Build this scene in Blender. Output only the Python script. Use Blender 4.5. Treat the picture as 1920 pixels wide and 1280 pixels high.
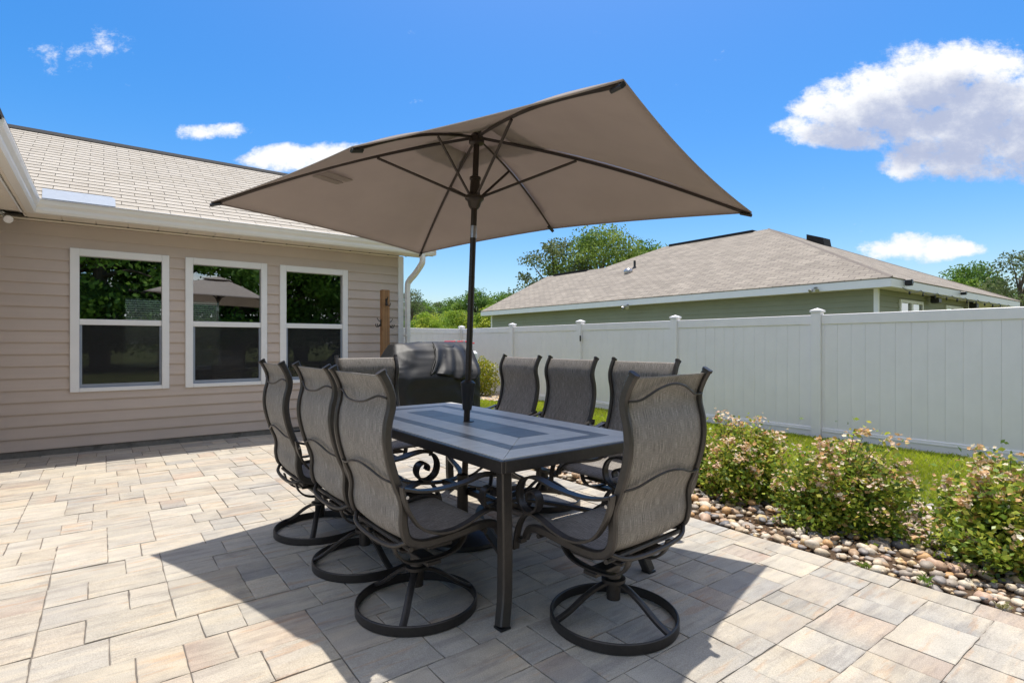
import bpy, bmesh, math, random
import numpy as np
from mathutils import Vector, Matrix
from mathutils import noise as mnoise
for o in list(bpy.data.objects): bpy.data.objects.remove(o)
random.seed(7); rng = np.random.default_rng(11)
SC = bpy.context.scene; COL = SC.collection
R = math.radians; PI = math.pi
# ------------------------------------------------------------------ camera
cam = bpy.data.objects.new('camera', bpy.data.cameras.new('camera')); COL.objects.link(cam)
cam.location = (0, 0, 1.2); cam.rotation_euler = (R(90), 0, 0)
cam.data.sensor_width = 36; cam.data.lens = 19.125; cam.data.shift_y = 0.0016
cam.data.clip_start = 0.05; cam.data.clip_end = 3000
SC.camera = cam
# ------------------------------------------------------------------ light
SUN = Vector((0.048, 0.205, 1.0)).normalized()
sl = bpy.data.lights.new('sun', 'SUN'); sl.energy = 2.2; sl.angle = R(0.53); sl.color = (1.0, 0.955, 0.88)
so = bpy.data.objects.new('sun', sl); COL.objects.link(so)
so.rotation_euler = SUN.to_track_quat('Z', 'Y').to_euler(); so.location = (4, 16, 60)
SC.view_settings.view_transform = 'Standard'; SC.view_settings.look = 'None'
SC.view_settings.exposure = 1.26; SC.view_settings.gamma = 1.0
SC.view_settings.use_curve_mapping = False
SC.cycles.max_bounces = 6; SC.cycles.diffuse_bounces = 3; SC.cycles.glossy_bounces = 3; SC.cycles.transmission_bounces = 4; SC.cycles.transparent_max_bounces = 8
SC.cycles.caustics_reflective = False; SC.cycles.caustics_refractive = False
# ------------------------------------------------------------------ sky with clouds (by direction)
world = bpy.data.worlds.new('World'); SC.world = world; world.use_nodes = True
def sky():
    nt = world.node_tree; N = nt.nodes; L = nt.links; N.clear()
    def nd(t, **k):
        n = N.new(t)
        for a, b in k.items(): setattr(n, a, b)
        return n
    def M(op, a, b=None, c=None, clamp=False, tree=None):
        n = (tree or nt).nodes.new('ShaderNodeMath'); n.operation = op; n.use_clamp = clamp
        for i, v in enumerate((a, b, c)):
            if v is None: continue
            if isinstance(v, (int, float)): n.inputs[i].default_value = v
            else: (tree or nt).links.new(v, n.inputs[i])
        return n.outputs[0]
    puffs = [(1515,240,58,20,1),(1575,212,75,52,1),(1660,185,80,62,1),(1740,160,85,72,1),(1795,128,62,46,1),(1845,180,120,85,1),(1965,195,120,80,1),
             (1740,232,190,42,1),(1590,258,100,20,1),(1700,306,48,26,.95),(1780,292,105,40,1),(1920,270,150,55,1),
             (1660,470,46,16,.95),(1730,464,70,24,1),(1795,466,46,13,.9),
             (385,248,46,12,.50),(440,241,34,10,.44),
             (485,302,44,13,.8),(545,296,66,24,1),(640,298,90,26,1),
             (212,80,26,17,.12),(122,104,38,15,.10)]
    g = bpy.data.node_groups.new('cloud_density', 'ShaderNodeTree')
    g.interface.new_socket('P', in_out='INPUT', socket_type='NodeSocketVector')
    g.interface.new_socket('D', in_out='OUTPUT', socket_type='NodeSocketFloat'); g.interface.new_socket('A', in_out='OUTPUT', socket_type='NodeSocketFloat')
    gi = g.nodes.new('NodeGroupInput'); go = g.nodes.new('NodeGroupOutput')
    acc = None
    def VM(op, a, b=None, c=None):
        n = g.nodes.new('ShaderNodeVectorMath'); n.operation = op
        for k, v in enumerate((a, b, c)):
            if v is None: continue
            if isinstance(v, tuple): n.inputs[k].default_value = v
            else: g.links.new(v, n.inputs[k])
        return n
    for (px, py, rx, ry, w) in puffs:
        cx, cy = (px-960)/1020, (643-py)/1020; kx, ky = 1020/rx, 1020/ry
        q = VM('MULTIPLY_ADD', gi.outputs[0], (kx, ky, 0), (-cx*kx, -cy*ky, 0)).outputs[0]
        d = M('MULTIPLY_ADD', VM('DOT_PRODUCT', q, q).outputs['Value'], -0.62*w, w*0.95, tree=g)
        acc = d if acc is None else M('SMOOTH_MAX', acc, d, 0.18, tree=g)
    n1 = g.nodes.new('ShaderNodeTexNoise'); n1.noise_dimensions = '2D'; n1.inputs['Scale'].default_value = 15; n1.inputs['Detail'].default_value = 7; n1.inputs['Roughness'].default_value = 0.68
    mp = VM('MULTIPLY', gi.outputs[0], (1.0, 1.45, 1.0)); g.links.new(mp.outputs[0], n1.inputs['Vector'])
    nn = M('MULTIPLY_ADD', n1.outputs[0], 2.1, -1.13, tree=g)
    g.links.new(M('MULTIPLY_ADD', nn, 0.45, M('MAXIMUM', acc, -0.5, tree=g), tree=g), go.inputs[1])
    g.links.new(M('ADD', M('MAXIMUM', acc, -0.5, tree=g), nn, tree=g), go.inputs[0])
    tc = nd('ShaderNodeTexCoord'); sx = nd('ShaderNodeSeparateXYZ'); L.new(tc.outputs['Generated'], sx.inputs[0])
    yy = M('MAXIMUM', sx.outputs[1], 0.05)
    cmb = nd('ShaderNodeCombineXYZ'); L.new(M('DIVIDE', sx.outputs[0], yy), cmb.inputs[0]); L.new(M('DIVIDE', sx.outputs[2], yy), cmb.inputs[1])
    def dens(off):
        gn = nd('ShaderNodeGroup'); gn.node_tree = g
        va = nd('ShaderNodeVectorMath'); va.operation = 'ADD'; va.inputs[1].default_value = off
        L.new(cmb.outputs[0], va.inputs[0]); L.new(va.outputs[0], gn.inputs[0]); return gn
    d0 = dens((0, 0, 0)).outputs[0]; d1 = dens((-0.008, 0.050, 0)).outputs[1] 
    front = M('GREATER_THAN', sx.outputs[1], 0.06)
    # unseen clouds behind and overhead, made denser than those in view for fill light
    gen = nd('ShaderNodeTexNoise'); gen.inputs['Scale'].default_value = 3.2; gen.inputs['Detail'].default_value = 5; gen.inputs['Roughness'].default_value = 0.56
    mpp = nd('ShaderNodeMapping'); mpp.inputs['Scale'].default_value = (1, 1, 2.2); L.new(tc.outputs['Generated'], mpp.inputs[0]); L.new(mpp.outputs[0], gen.inputs['Vector'])
    gd = M('MULTIPLY_ADD', gen.outputs[0], 12.0, -5.65)
    aF = nd('ShaderNodeMapRange', interpolation_type='SMOOTHSTEP'); aF.inputs[1].default_value = -0.16; aF.inputs[2].default_value = 0.66; L.new(d0, aF.inputs[0])
    aB = nd('ShaderNodeMapRange', interpolation_type='SMOOTHSTEP'); aB.inputs[1].default_value = 0.0; aB.inputs[2].default_value = 0.7; L.new(gd, aB.inputs[0])
    back = nd('ShaderNodeMapRange', interpolation_type='SMOOTHSTEP'); back.inputs[1].default_value = 0.55; back.inputs[2].default_value = 0.30; L.new(sx.outputs[1], back.inputs[0])
    alpha = M('MAXIMUM', M('MULTIPLY', aF.outputs[0], front), M('MULTIPLY', aB.outputs[0], back.outputs[0]))
    thick = nd('ShaderNodeMapRange', interpolation_type='SMOOTHSTEP'); thick.inputs[1].default_value = 0.05; thick.inputs[2].default_value = 0.95
    L.new(d1, thick.inputs[0])
    cc = nd('ShaderNodeMix', data_type='RGBA'); cc.inputs[6].default_value = (4.9, 4.95, 5.05, 1); cc.inputs[7].default_value = (2.3, 2.6, 3.5, 1)
    L.new(M('MULTIPLY', thick.outputs[0], front), cc.inputs[0])
    st = nd('ShaderNodeTexSky', sky_type='NISHITA', sun_disc=False)
    st.sun_elevation = math.asin(SUN.z); st.sun_rotation = math.atan2(SUN.x, SUN.y)
    st.air_density = 1.0; st.dust_density = 1.7; st.ozone_density = 2.2; st.altitude = 10
    hs = nd('ShaderNodeHueSaturation'); hs.inputs['Hue'].default_value = 0.502; hs.inputs['Saturation'].default_value = 1.56; hs.inputs['Value'].default_value = 0.92
    L.new(st.outputs[0], hs.inputs['Color'])
    mx = nd('ShaderNodeMix', data_type='RGBA'); L.new(alpha, mx.inputs[0]); L.new(hs.outputs[0], mx.inputs[6]); L.new(cc.outputs[2], mx.inputs[7])
    bg = nd('ShaderNodeBackground'); bg.inputs[1].default_value = 0.088; L.new(mx.outputs[2], bg.inputs[0])
    out = nd('ShaderNodeOutputWorld'); L.new(bg.outputs[0], out.inputs[0])
sky()
world.cycles.sampling_method = 'MANUAL'; world.cycles.sample_map_resolution = 512
# ================================================================== helpers
CA, SA = 0.8, 0.6
HROT = math.atan2(SA, CA)
def W(u, v, z=0.0): return (CA*u-SA*v, SA*u+CA*v, z)      # house axes -> world
class MB:
    """collects shapes into one mesh"""
    def __init__(s): s.v = []; s.f = []; s.c = []; s.col = None; s.uv = None
    def add(s, vs, fs, col=None):
        n = len(s.v); s.v += [tuple(p) for p in vs]; s.f += [tuple(i+n for i in f) for f in fs]
        if col is not None or s.c: s.c += [col or (1, 1, 1)]*len(vs)
        return s
    def box(s, x0, x1, y0, y1, z0, z1, b=0.0, col=None):
        if b <= 0:
            vs = [(x, y, z) for z in (z0, z1) for y in (y0, y1) for x in (x0, x1)]
            return s.add(vs, [(0,2,3,1),(4,5,7,6),(0,1,5,4),(2,6,7,3),(0,4,6,2),(1,3,7,5)], col)
        b = min(b, (x1-x0)*.49, (y1-y0)*.49, (z1-z0)*.49)
        xs, ys, zs = (x0, x0+b, x1-b, x1), (y0, y0+b, y1-b, y1), (z0, z0+b, z1-b, z1)
        vs = []; idx = {}
        for i in range(4):
            for j in range(4):
                for k in range(4):
                    e = (i in (0,3))+(j in (0,3))+(k in (0,3))
                    if e == 1: idx[(i,j,k)] = len(vs); vs.append((xs[i], ys[j], zs[k]))
        fs = []
        q = lambda *a: fs.append(tuple(idx[t] for t in a))
        q((1,1,0),(1,2,0),(2,2,0),(2,1,0)); q((1,1,3),(2,1,3),(2,2,3),(1,2,3))
        q((1,0,1),(2,0,1),(2,0,2),(1,0,2)); q((1,3,1),(1,3,2),(2,3,2),(2,3,1))
        q((0,1,1),(0,1,2),(0,2,2),(0,2,1)); q((3,1,1),(3,2,1),(3,2,2),(3,1,2))
        for k, kk in ((0,1),(3,2)):
            for j, jj in ((0,1),(3,2)):
                t = [(1,jj,k),(2,jj,k),(2,j,kk),(1,j,kk)]; q(*(t if (k==0) != (j==0) else t[::-1]))
            for i, ii in ((0,1),(3,2)):
                t = [(ii,1,k),(ii,2,k),(i,2,kk),(i,1,kk)]; q(*(t[::-1] if (k==0) != (i==0) else t))
        for j, jj in ((0,1),(3,2)):
            for i, ii in ((0,1),(3,2)):
                t = [(ii,j,1),(ii,j,2),(i,jj,2),(i,jj,1)]; q(*(t if (j==0) != (i==0) else t[::-1]))
        for i, ii in ((0,1),(3,2)):
            for j, jj in ((0,1),(3,2)):
                for k, kk in ((0,1),(3,2)):
                    t = [(i,jj,kk),(ii,j,kk),(ii,jj,k)]; q(*(t if ((i==0)+(j==0)+(k==0)) % 2 else t[::-1]))
        return s.add(vs, fs, col)
    def prism(s, poly, axis, a0, a1, col=None):
        """2D polygon extruded along an axis; poly coords are the two other axes in order"""
        n = len(poly)
        def p(q, a): return (a, q[0], q[1]) if axis == 0 else ((q[0], a, q[1]) if axis == 1 else (q[0], q[1], a))
        vs = [p(q, a0) for q in poly]+[p(q, a1) for q in poly]
        fs = [tuple(range(n))[::-1], tuple(range(n, 2*n))]+[(i, (i+1) % n, n+(i+1) % n, n+i) for i in range(n)]
        return s.add(vs, fs, col)
    def sweep(s, path, sec, side=None, closed=False, col=None, scale=None):
        """sec: list of (a,b): a along side axis, b along normal. side: fixed side vector or None"""
        P = [Vector(p) for p in path]; n = len(P); m = len(sec); vs = []
        prev = None
        for i in range(n):
            if closed: t = P[(i+1) % n]-P[i-1]
            else: t = P[min(i+1, n-1)]-P[max(i-1, 0)]
            t.normalize()
            if side is not None: a = Vector(side); a = (a-t*a.dot(t)).normalized()
            else:
                if prev is None: a = t.orthogonal().normalized()
                else: a = (prev-t*prev.dot(t)).normalized()
                prev = a
            b = t.cross(a); k = scale[i] if scale else 1
            vs += [P[i]+a*(q[0]*k)+b*(q[1]*k) for q in sec]
        fs = []
        for i in range(n if closed else n-1):
            j = (i+1) % n
            for k in range(m): fs.append((i*m+k, i*m+(k+1) % m, j*m+(k+1) % m, j*m+k))
        if not closed: fs += [tuple(range(m))[::-1], tuple(range((n-1)*m, n*m))]
        return s.add(vs, fs, col)
    def tube(s, path, r, k=8, scale=None, col=None, closed=False):
        return s.sweep(path, [(r*math.cos(2*PI*i/k), r*math.sin(2*PI*i/k)) for i in range(k)], None, closed, col, scale)
    def cyl(s, x, y, z0, z1, r0, r1=None, k=20, col=None):
        return s.lathe([(r0, z0), (r0 if r1 is None else r1, z1)], k, (x, y, 0), col)
    def lathe(s, prof, k=20, c=(0,0,0), col=None):
        vs = []; n = len(prof)
        for r, z in prof: vs += [(c[0]+r*math.cos(2*PI*i/k), c[1]+r*math.sin(2*PI*i/k), c[2]+z) for i in range(k)]
        fs = [(i*k+j, i*k+(j+1) % k, (i+1)*k+(j+1) % k, (i+1)*k+j) for i in range(n-1) for j in range(k)]
        fs += [tuple(range(k))[::-1], tuple(range((n-1)*k, n*k))]
        return s.add(vs, fs, col)
    def grid(s, fn, nu, nv, th=0.0, col=None):
        """fn(i/nu, j/nv)-> point ; th thickens downwards along the normal"""
        P = [[Vector(fn(i/nu, j/nv)) for j in range(nv+1)] for i in range(nu+1)]
        w = nv+1; vs = [p for r in P for p in r]
        fs = [(i*w+j, (i+1)*w+j, (i+1)*w+j+1, i*w+j+1) for i in range(nu) for j in range(nv)]
        if th:
            base = len(vs)
            for i in range(nu+1):
                for j in range(nv+1):
                    a = P[min(i+1,nu)][j]-P[max(i-1,0)][j]; b = P[i][min(j+1,nv)]-P[i][max(j-1,0)]
                    n = a.cross(b); n = n.normalized() if n.length > 1e-9 else Vector((0,0,1))
                    vs.append(P[i][j]-n*th)
            fs += [tuple(base+q for q in f)[::-1] for f in fs]
            rim = [i*w for i in range(nu+1)]+[nu*w+j for j in range(1, w)]+[i*w+nv for i in range(nu-1, -1, -1)]+[j for j in range(nv-1, 0, -1)]
            for a, b in zip(rim, rim[1:]+rim[:1]): fs.append((b, a, base+a, base+b))
        return s.add(vs, fs, col)
    def mesh(s, name, smooth=False, angle=None):
        me = bpy.data.meshes.new(name); me.from_pydata(s.v, [], s.f)
        if s.c: setcol(me, np.array(s.c, dtype=np.float32))
        me.validate(); me.update()
        if smooth or angle: me.polygons.foreach_set('use_smooth', [True]*len(me.polygons))
        if angle: me.set_sharp_from_angle(angle=R(angle))
        return me
    def obj(s, name, mat, parent=None, smooth=False, angle=None):
        return link(name, s.mesh(name, smooth, angle), mat, parent)
def setcol(me, c):
    a = me.attributes.new('col', 'FLOAT_COLOR', 'POINT')
    d = np.ones((len(c), 4), dtype=np.float32); d[:, :3] = c; a.data.foreach_set('color', d.ravel())
def link(name, me, mat, parent=None):
    o = bpy.data.objects.new(name, me); COL.objects.link(o)
    if mat is not None and not me.materials: me.materials.append(mat)
    if parent is not None: o.parent = parent
    return o
def quads(name, Q, C, mat, parent=None):
    """Q (n,4,3) corner points, C (n,3) colours -> one mesh"""
    n = len(Q); me = bpy.data.meshes.new(name)
    me.vertices.add(n*4); me.vertices.foreach_set('co', Q.astype(np.float32).ravel())
    me.loops.add(n*4); me.loops.foreach_set('vertex_index', np.arange(n*4, dtype=np.int32))
    me.polygons.add(n); me.polygons.foreach_set('loop_start', np.arange(0, n*4, 4, dtype=np.int32))
    try: me.polygons.foreach_set('loop_total', np.full(n, 4, dtype=np.int32))
    except Exception: pass
    me.update(calc_edges=True); setcol(me, np.repeat(C, 4, axis=0))
    return link(name, me, mat, parent)
def thing(name, label, cat, loc=(0,0,0), rz=0.0, group=None):
    o = bpy.data.objects.new(name, None); COL.objects.link(o); o.location = loc; o.rotation_euler = (0, 0, rz)
    o.empty_display_size = 0.2; return tag(o, label, cat, group)
def tag(o, label=None, cat=None, group=None, kind=None):
    if label: o['label'] = label
    if cat: o['category'] = cat
    if group: o['group'] = group
    if kind: o['kind'] = kind
    return o
def copy_tree(o, parent=None):
    c = o.copy(); COL.objects.link(c); c.parent = parent
    for ch in list(o.children): copy_tree(ch, c)
    return c
def catmull(pts, n=8, closed=False):
    P = [np.array(p, float) for p in pts]; out = []; m = len(P)
    for i in range(m if closed else m-1):
        p0 = P[i-1] if (i > 0 or closed) else 2*P[0]-P[1]
        p1 = P[i]; p2 = P[(i+1) % m]; p3 = P[(i+2) % m] if (i+2 < m or closed) else 2*P[-1]-P[-2]
        for k in range(n):
            t = k/n
            out.append(0.5*((2*p1)+(-p0+p2)*t+(2*p0-5*p1+4*p2-p3)*t*t+(-p0+3*p1-3*p2+p3)*t**3))
    if not closed: out.append(P[-1])
    return [tuple(p) for p in out]
def rrect(w, h, r=0.004):
    a, b = w/2, h/2
    return [(-a+r, -b), (a-r, -b), (a, -b+r), (a, b-r), (a-r, b), (-a+r, b), (-a, b-r), (-a, -b+r)]
def proj(p):
    x, y, z = p; y = max(y, .05); return (960+1020*x/y, 643-1020*(z-1.2)/y)
def inframe(p, m=60):
    if p[1] < .3: return False
    x, y = proj(p); return -m < x < 1920+m and -m < y < 1280+m
# ================================================================== materials
MATS = {}
def mat(name, base=(.5,.5,.5), rough=.6, metal=0.0, spec=.5, attr=False, noise=None, bump=None, trans=0.0, streak=None, speck=None, dirt=None, coat=0.0):
    """noise=(scale, amount) brightness mottling; streak=(scale xyz, amount); speck=(scale, amount); bump=(scale, strength, dist)"""
    m = bpy.data.materials.new(name); m.use_nodes = True; MATS[name] = m
    nt = m.node_tree; N = nt.nodes; L = nt.links; b = N['Principled BSDF']
    b.inputs['Roughness'].default_value = rough; b.inputs['Metallic'].default_value = metal
    b.inputs['Specular IOR Level'].default_value = spec; b.inputs['Coat Weight'].default_value = coat
    tc = N.new('ShaderNodeTexCoord')
    if attr:
        a = N.new('ShaderNodeAttribute'); a.attribute_name = 'col'; colr = a.outputs['Color']
    else:
        r = N.new('ShaderNodeRGB'); r.outputs[0].default_value = (*base, 1); colr = r.outputs[0]
    def modulate(fac_out, amount):
        nonlocal colr
        mr = N.new('ShaderNodeMapRange'); mr.inputs[1].default_value = .25; mr.inputs[2].default_value = .75
        mr.inputs[3].default_value = 1-amount; mr.inputs[4].default_value = 1+amount; L.new(fac_out, mr.inputs[0])
        vm = N.new('ShaderNodeVectorMath'); vm.operation = 'SCALE'; L.new(colr, vm.inputs[0]); L.new(mr.outputs[0], vm.inputs['Scale']); colr = vm.outputs[0]
    geo = N.new('ShaderNodeNewGeometry')
    for spec_, kind in ((noise, 'n'), (streak, 's'), (speck, 'p')):
        if not spec_: continue
        t = N.new('ShaderNodeTexNoise'); t.inputs['Detail'].default_value = 5 if kind != 'p' else 2; t.inputs['Roughness'].default_value = .6
        if kind == 's':
            mp = N.new('ShaderNodeMapping'); mp.inputs['Scale'].default_value = spec_[0]; mp.inputs['Rotation'].default_value = (0, 0, 0)
            L.new(tc.outputs['Object'], mp.inputs[0]); L.new(mp.outputs[0], t.inputs['Vector']); t.inputs['Scale'].default_value = 1
        else:
            L.new(geo.outputs['Position'], t.inputs['Vector']); t.inputs['Scale'].default_value = spec_[0]
        modulate(t.outputs[0], spec_[1])
    if dirt:
        t = N.new('ShaderNodeTexNoise'); t.inputs['Scale'].default_value = dirt[0]; t.inputs['Detail'].default_value = 6; t.inputs['Roughness'].default_value = .65
        L.new(geo.outputs['Position'], t.inputs['Vector'])
        mr = N.new('ShaderNodeMapRange'); mr.interpolation_type = 'SMOOTHSTEP'; mr.inputs[1].default_value = dirt[1]; mr.inputs[2].default_value = dirt[1]+.16; mr.inputs[4].default_value = dirt[2]; L.new(t.outputs[0], mr.inputs[0])
        mx = N.new('ShaderNodeMix'); mx.data_type = 'RGBA'; L.new(mr.outputs[0], mx.inputs[0]); L.new(colr, mx.inputs[6]); mx.inputs[7].default_value = (*dirt[3], 1); colr = mx.outputs[2]
    L.new(colr, b.inputs['Base Color'])
    if bump:
        t = N.new('ShaderNodeTexNoise'); t.inputs['Scale'].default_value = bump[0]; t.inputs['Detail'].default_value = 4
        L.new(geo.outputs['Position'], t.inputs['Vector'])
        bn = N.new('ShaderNodeBump'); bn.inputs['Strength'].default_value = bump[1]; bn.inputs['Distance'].default_value = bump[2]
        L.new(t.outputs[0], bn.inputs['Height']); L.new(bn.outputs[0], b.inputs['Normal'])
    if trans:
        tr = N.new('ShaderNodeBsdfTranslucent'); L.new(colr, tr.inputs[0]); ms = N.new('ShaderNodeMixShader'); ms.inputs[0].default_value = trans
        L.new(b.outputs[0], ms.inputs[1]); L.new(tr.outputs[0], ms.inputs[2]); L.new(ms.outputs[0], N['Material Output'].inputs[0])
    return m
mat('paver', attr=True, rough=.88, spec=.25, noise=(9, .10), speck=(260, .26), bump=(190, .7, .003), dirt=(3.3, .58, .45, (.20,.18,.155)))
def paver_extra():
    m = MATS['paver']; nt = m.node_tree; N = nt.nodes; L = nt.links; b = N['Principled BSDF']
    src = b.inputs['Base Color'].links[0].from_socket; at = N.new('ShaderNodeAttribute'); at.attribute_name = 'seed'; geo = N.new('ShaderNodeNewGeometry')
    off = N.new('ShaderNodeVectorMath'); off.operation = 'SCALE'; off.inputs['Scale'].default_value = 1; L.new(at.outputs['Vector'], off.inputs[0])
    def dot(v):
        n = N.new('ShaderNodeVectorMath'); n.operation = 'DOT_PRODUCT'; n.inputs[1].default_value = v; L.new(geo.outputs['Position'], n.inputs[0]); return n.outputs['Value']
    cb = N.new('ShaderNodeCombineXYZ'); L.new(dot((.8*2.6, .6*2.6, 0)), cb.inputs[0]); L.new(dot((-.6*17, .8*17, 0)), cb.inputs[1])
    ad = N.new('ShaderNodeVectorMath'); ad.operation = 'ADD'; L.new(cb.outputs[0], ad.inputs[0]); L.new(off.outputs[0], ad.inputs[1])
    col = src
    for k, (lo, hi, amt, tint) in enumerate(((.48, .60, .75, (1.15, 1.12, 1.06)), (.50, .64, .80, (.76, .76, .78)), (.57, .66, .70, (1.02, .84, .72)))):
        t = N.new('ShaderNodeTexNoise'); t.inputs['Scale'].default_value = 1.0; t.inputs['Detail'].default_value = 6; t.inputs['Roughness'].default_value = .62
        sh = N.new('ShaderNodeVectorMath'); sh.operation = 'ADD'; sh.inputs[1].default_value = (17.3*k, 5.1*k, 9.7*k); L.new(ad.outputs[0], sh.inputs[0]); L.new(sh.outputs[0], t.inputs['Vector'])
        mr = N.new('ShaderNodeMapRange'); mr.interpolation_type = 'SMOOTHSTEP'; mr.inputs[1].default_value = lo; mr.inputs[2].default_value = hi; mr.inputs[4].default_value = amt; L.new(t.outputs[0], mr.inputs[0])
        mu = N.new('ShaderNodeVectorMath'); mu.operation = 'MULTIPLY'; mu.inputs[1].default_value = tint; L.new(col, mu.inputs[0])
        mx = N.new('ShaderNodeMix'); mx.data_type = 'RGBA'; L.new(mr.outputs[0], mx.inputs[0]); L.new(col, mx.inputs[6]); L.new(mu.outputs[0], mx.inputs[7]); col = mx.outputs[2]
    L.new(col, b.inputs['Base Color'])
paver_extra()
mat('joint', (.17,.15,.13), .95, spec=.1, noise=(30, .3))
mat('siding', (.58,.49,.425), .55, spec=.3, noise=(2.5, .05), streak=((.6, 8, 26), .035))
mat('siding_green', (.30,.315,.225), .6, spec=.3, noise=(1.5, .06))
mat('white', (.86,.86,.85), .42, noise=(4, .03))
mat('fence_white', (.93,.89,.90), .38, noise=(3, .035), streak=((5, 5, .7), .03), dirt=(1.6, .60, .10, (.50,.51,.44)))
mat('cream', (.84,.76,.64), .45, noise=(5, .03))
mat('gutter', (.86,.83,.77), .35, noise=(3, .035))
mat('shingle', attr=True, rough=.92, spec=.2, speck=(330, .20), noise=(7, .08), bump=(300, .5, .003))
mat('ridge', (.016,.015,.015), .9, noise=(20, .3))
mat('concrete', (.22,.21,.19), .9, noise=(12, .22), dirt=(5, .5, .6, (.06,.055,.045)))
mat('metal', (.042,.037,.034), .38, metal=.35, spec=.5, noise=(60, .18))
mat('bronze', (.062,.055,.050), .40, metal=.4, spec=.5, noise=(40, .15))
mat('polebrown', (.045,.034,.028), .38, metal=.4, noise=(40, .12))
mat('steel', (.45,.45,.46), .3, metal=.9, noise=(40, .1))
mat('tile_light', attr=True, rough=.42, spec=.22, noise=(14, .10), streak=((5, 60, 4), .08), speck=(240, .05))
mat('tile_dark', attr=True, rough=.40, spec=.25, noise=(18, .16), speck=(300, .08))
mat('grout', (.16,.16,.16), .8, noise=(50, .2))
mat('cover', (.012,.012,.0125), .52, spec=.38, noise=(8, .2), bump=(160, .12, .002))
mat('wood', (.30,.165,.075), .7, spec=.3, streak=((40, 40, 1.2), .35), noise=(9, .12))
mat('leaf', attr=True, rough=.40, spec=.5, trans=.45)
mat('leaf_far', attr=True, rough=.55, spec=.3, trans=.42)
mat('petal', attr=True, rough=.6, spec=.2, trans=.25)
mat('bark', (.13,.10,.075), .9, noise=(6, .3), bump=(20, .6, .03))
mat('stem', (.085,.09,.035), .7, noise=(20, .3))
mat('stone', attr=True, rough=.55, spec=.4, noise=(28, .20), speck=(180, .12), bump=(60, .25, .004))
mat('soil', (.105,.07,.045), .95, spec=.1, noise=(14, .4), speck=(120, .4), bump=(60, .9, .02))
mat('grass', attr=True, rough=.55, spec=.25, trans=.35)
mat('turf', (.15,.165,.06), .95, spec=.1, noise=(1.1, .18), speck=(60, .35), bump=(90, .8, .03))
mat('red', (.62,.03,.035), .35, noise=(20, .05))
mat('plastic_white', (.82,.83,.83), .35)
mat('dark_plastic', (.02,.02,.022), .4, noise=(30, .1))
mat('interior', (.11,.10,.09), .9, noise=(2, .1))
mat('blind', (.70,.70,.68), .6, noise=(9, .04))
mat('flash', (.27,.31,.37), .6, metal=.0, noise=(14, .08))
def canopy_mat():
    m = mat('canopy', (.43,.37,.335), .85, spec=.15, noise=(3.0, .05), bump=(700, .15, .001), trans=.40)
    return m
canopy_mat()
def glass_mat():
    m = bpy.data.materials.new('glass'); m.use_nodes = True; MATS['glass'] = m
    nt = m.node_tree; N = nt.nodes; L = nt.links; N.remove(N['Principled BSDF'])
    gl = N.new('ShaderNodeBsdfGlossy'); gl.inputs['Roughness'].default_value = .0; gl.inputs[0].default_value = (.9,.95,.95,1)
    tr = N.new('ShaderNodeBsdfTransparent'); tr.inputs[0].default_value = (.42,.45,.44,1)
    fr = N.new('ShaderNodeFresnel'); fr.inputs[0].default_value = 1.55
    mr = N.new('ShaderNodeMath'); mr.operation = 'MULTIPLY_ADD'; mr.inputs[1].default_value = 1.5; mr.inputs[2].default_value = .30; mr.use_clamp = True
    L.new(fr.outputs[0], mr.inputs[0]); ms = N.new('ShaderNodeMixShader'); L.new(mr.outputs[0], ms.inputs[0]); L.new(tr.outputs[0], ms.inputs[1]); L.new(gl.outputs[0], ms.inputs[2])
    L.new(ms.outputs[0], N['Material Output'].inputs[0])
glass_mat()
def screen_mat():
    m = bpy.data.materials.new('screen'); m.use_nodes = True; MATS['screen'] = m
    nt = m.node_tree; N = nt.nodes; L = nt.links; b = N['Principled BSDF']; b.inputs['Base Color'].default_value = (.016,.017,.018,1); b.inputs['Roughness'].default_value = .7
    tr = N.new('ShaderNodeBsdfTransparent'); ms = N.new('ShaderNodeMixShader'); ms.inputs[0].default_value = .40
    L.new(tr.outputs[0], ms.inputs[1]); L.new(b.outputs[0], ms.inputs[2]); L.new(ms.outputs[0], N['Material Output'].inputs[0])
screen_mat()
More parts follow.
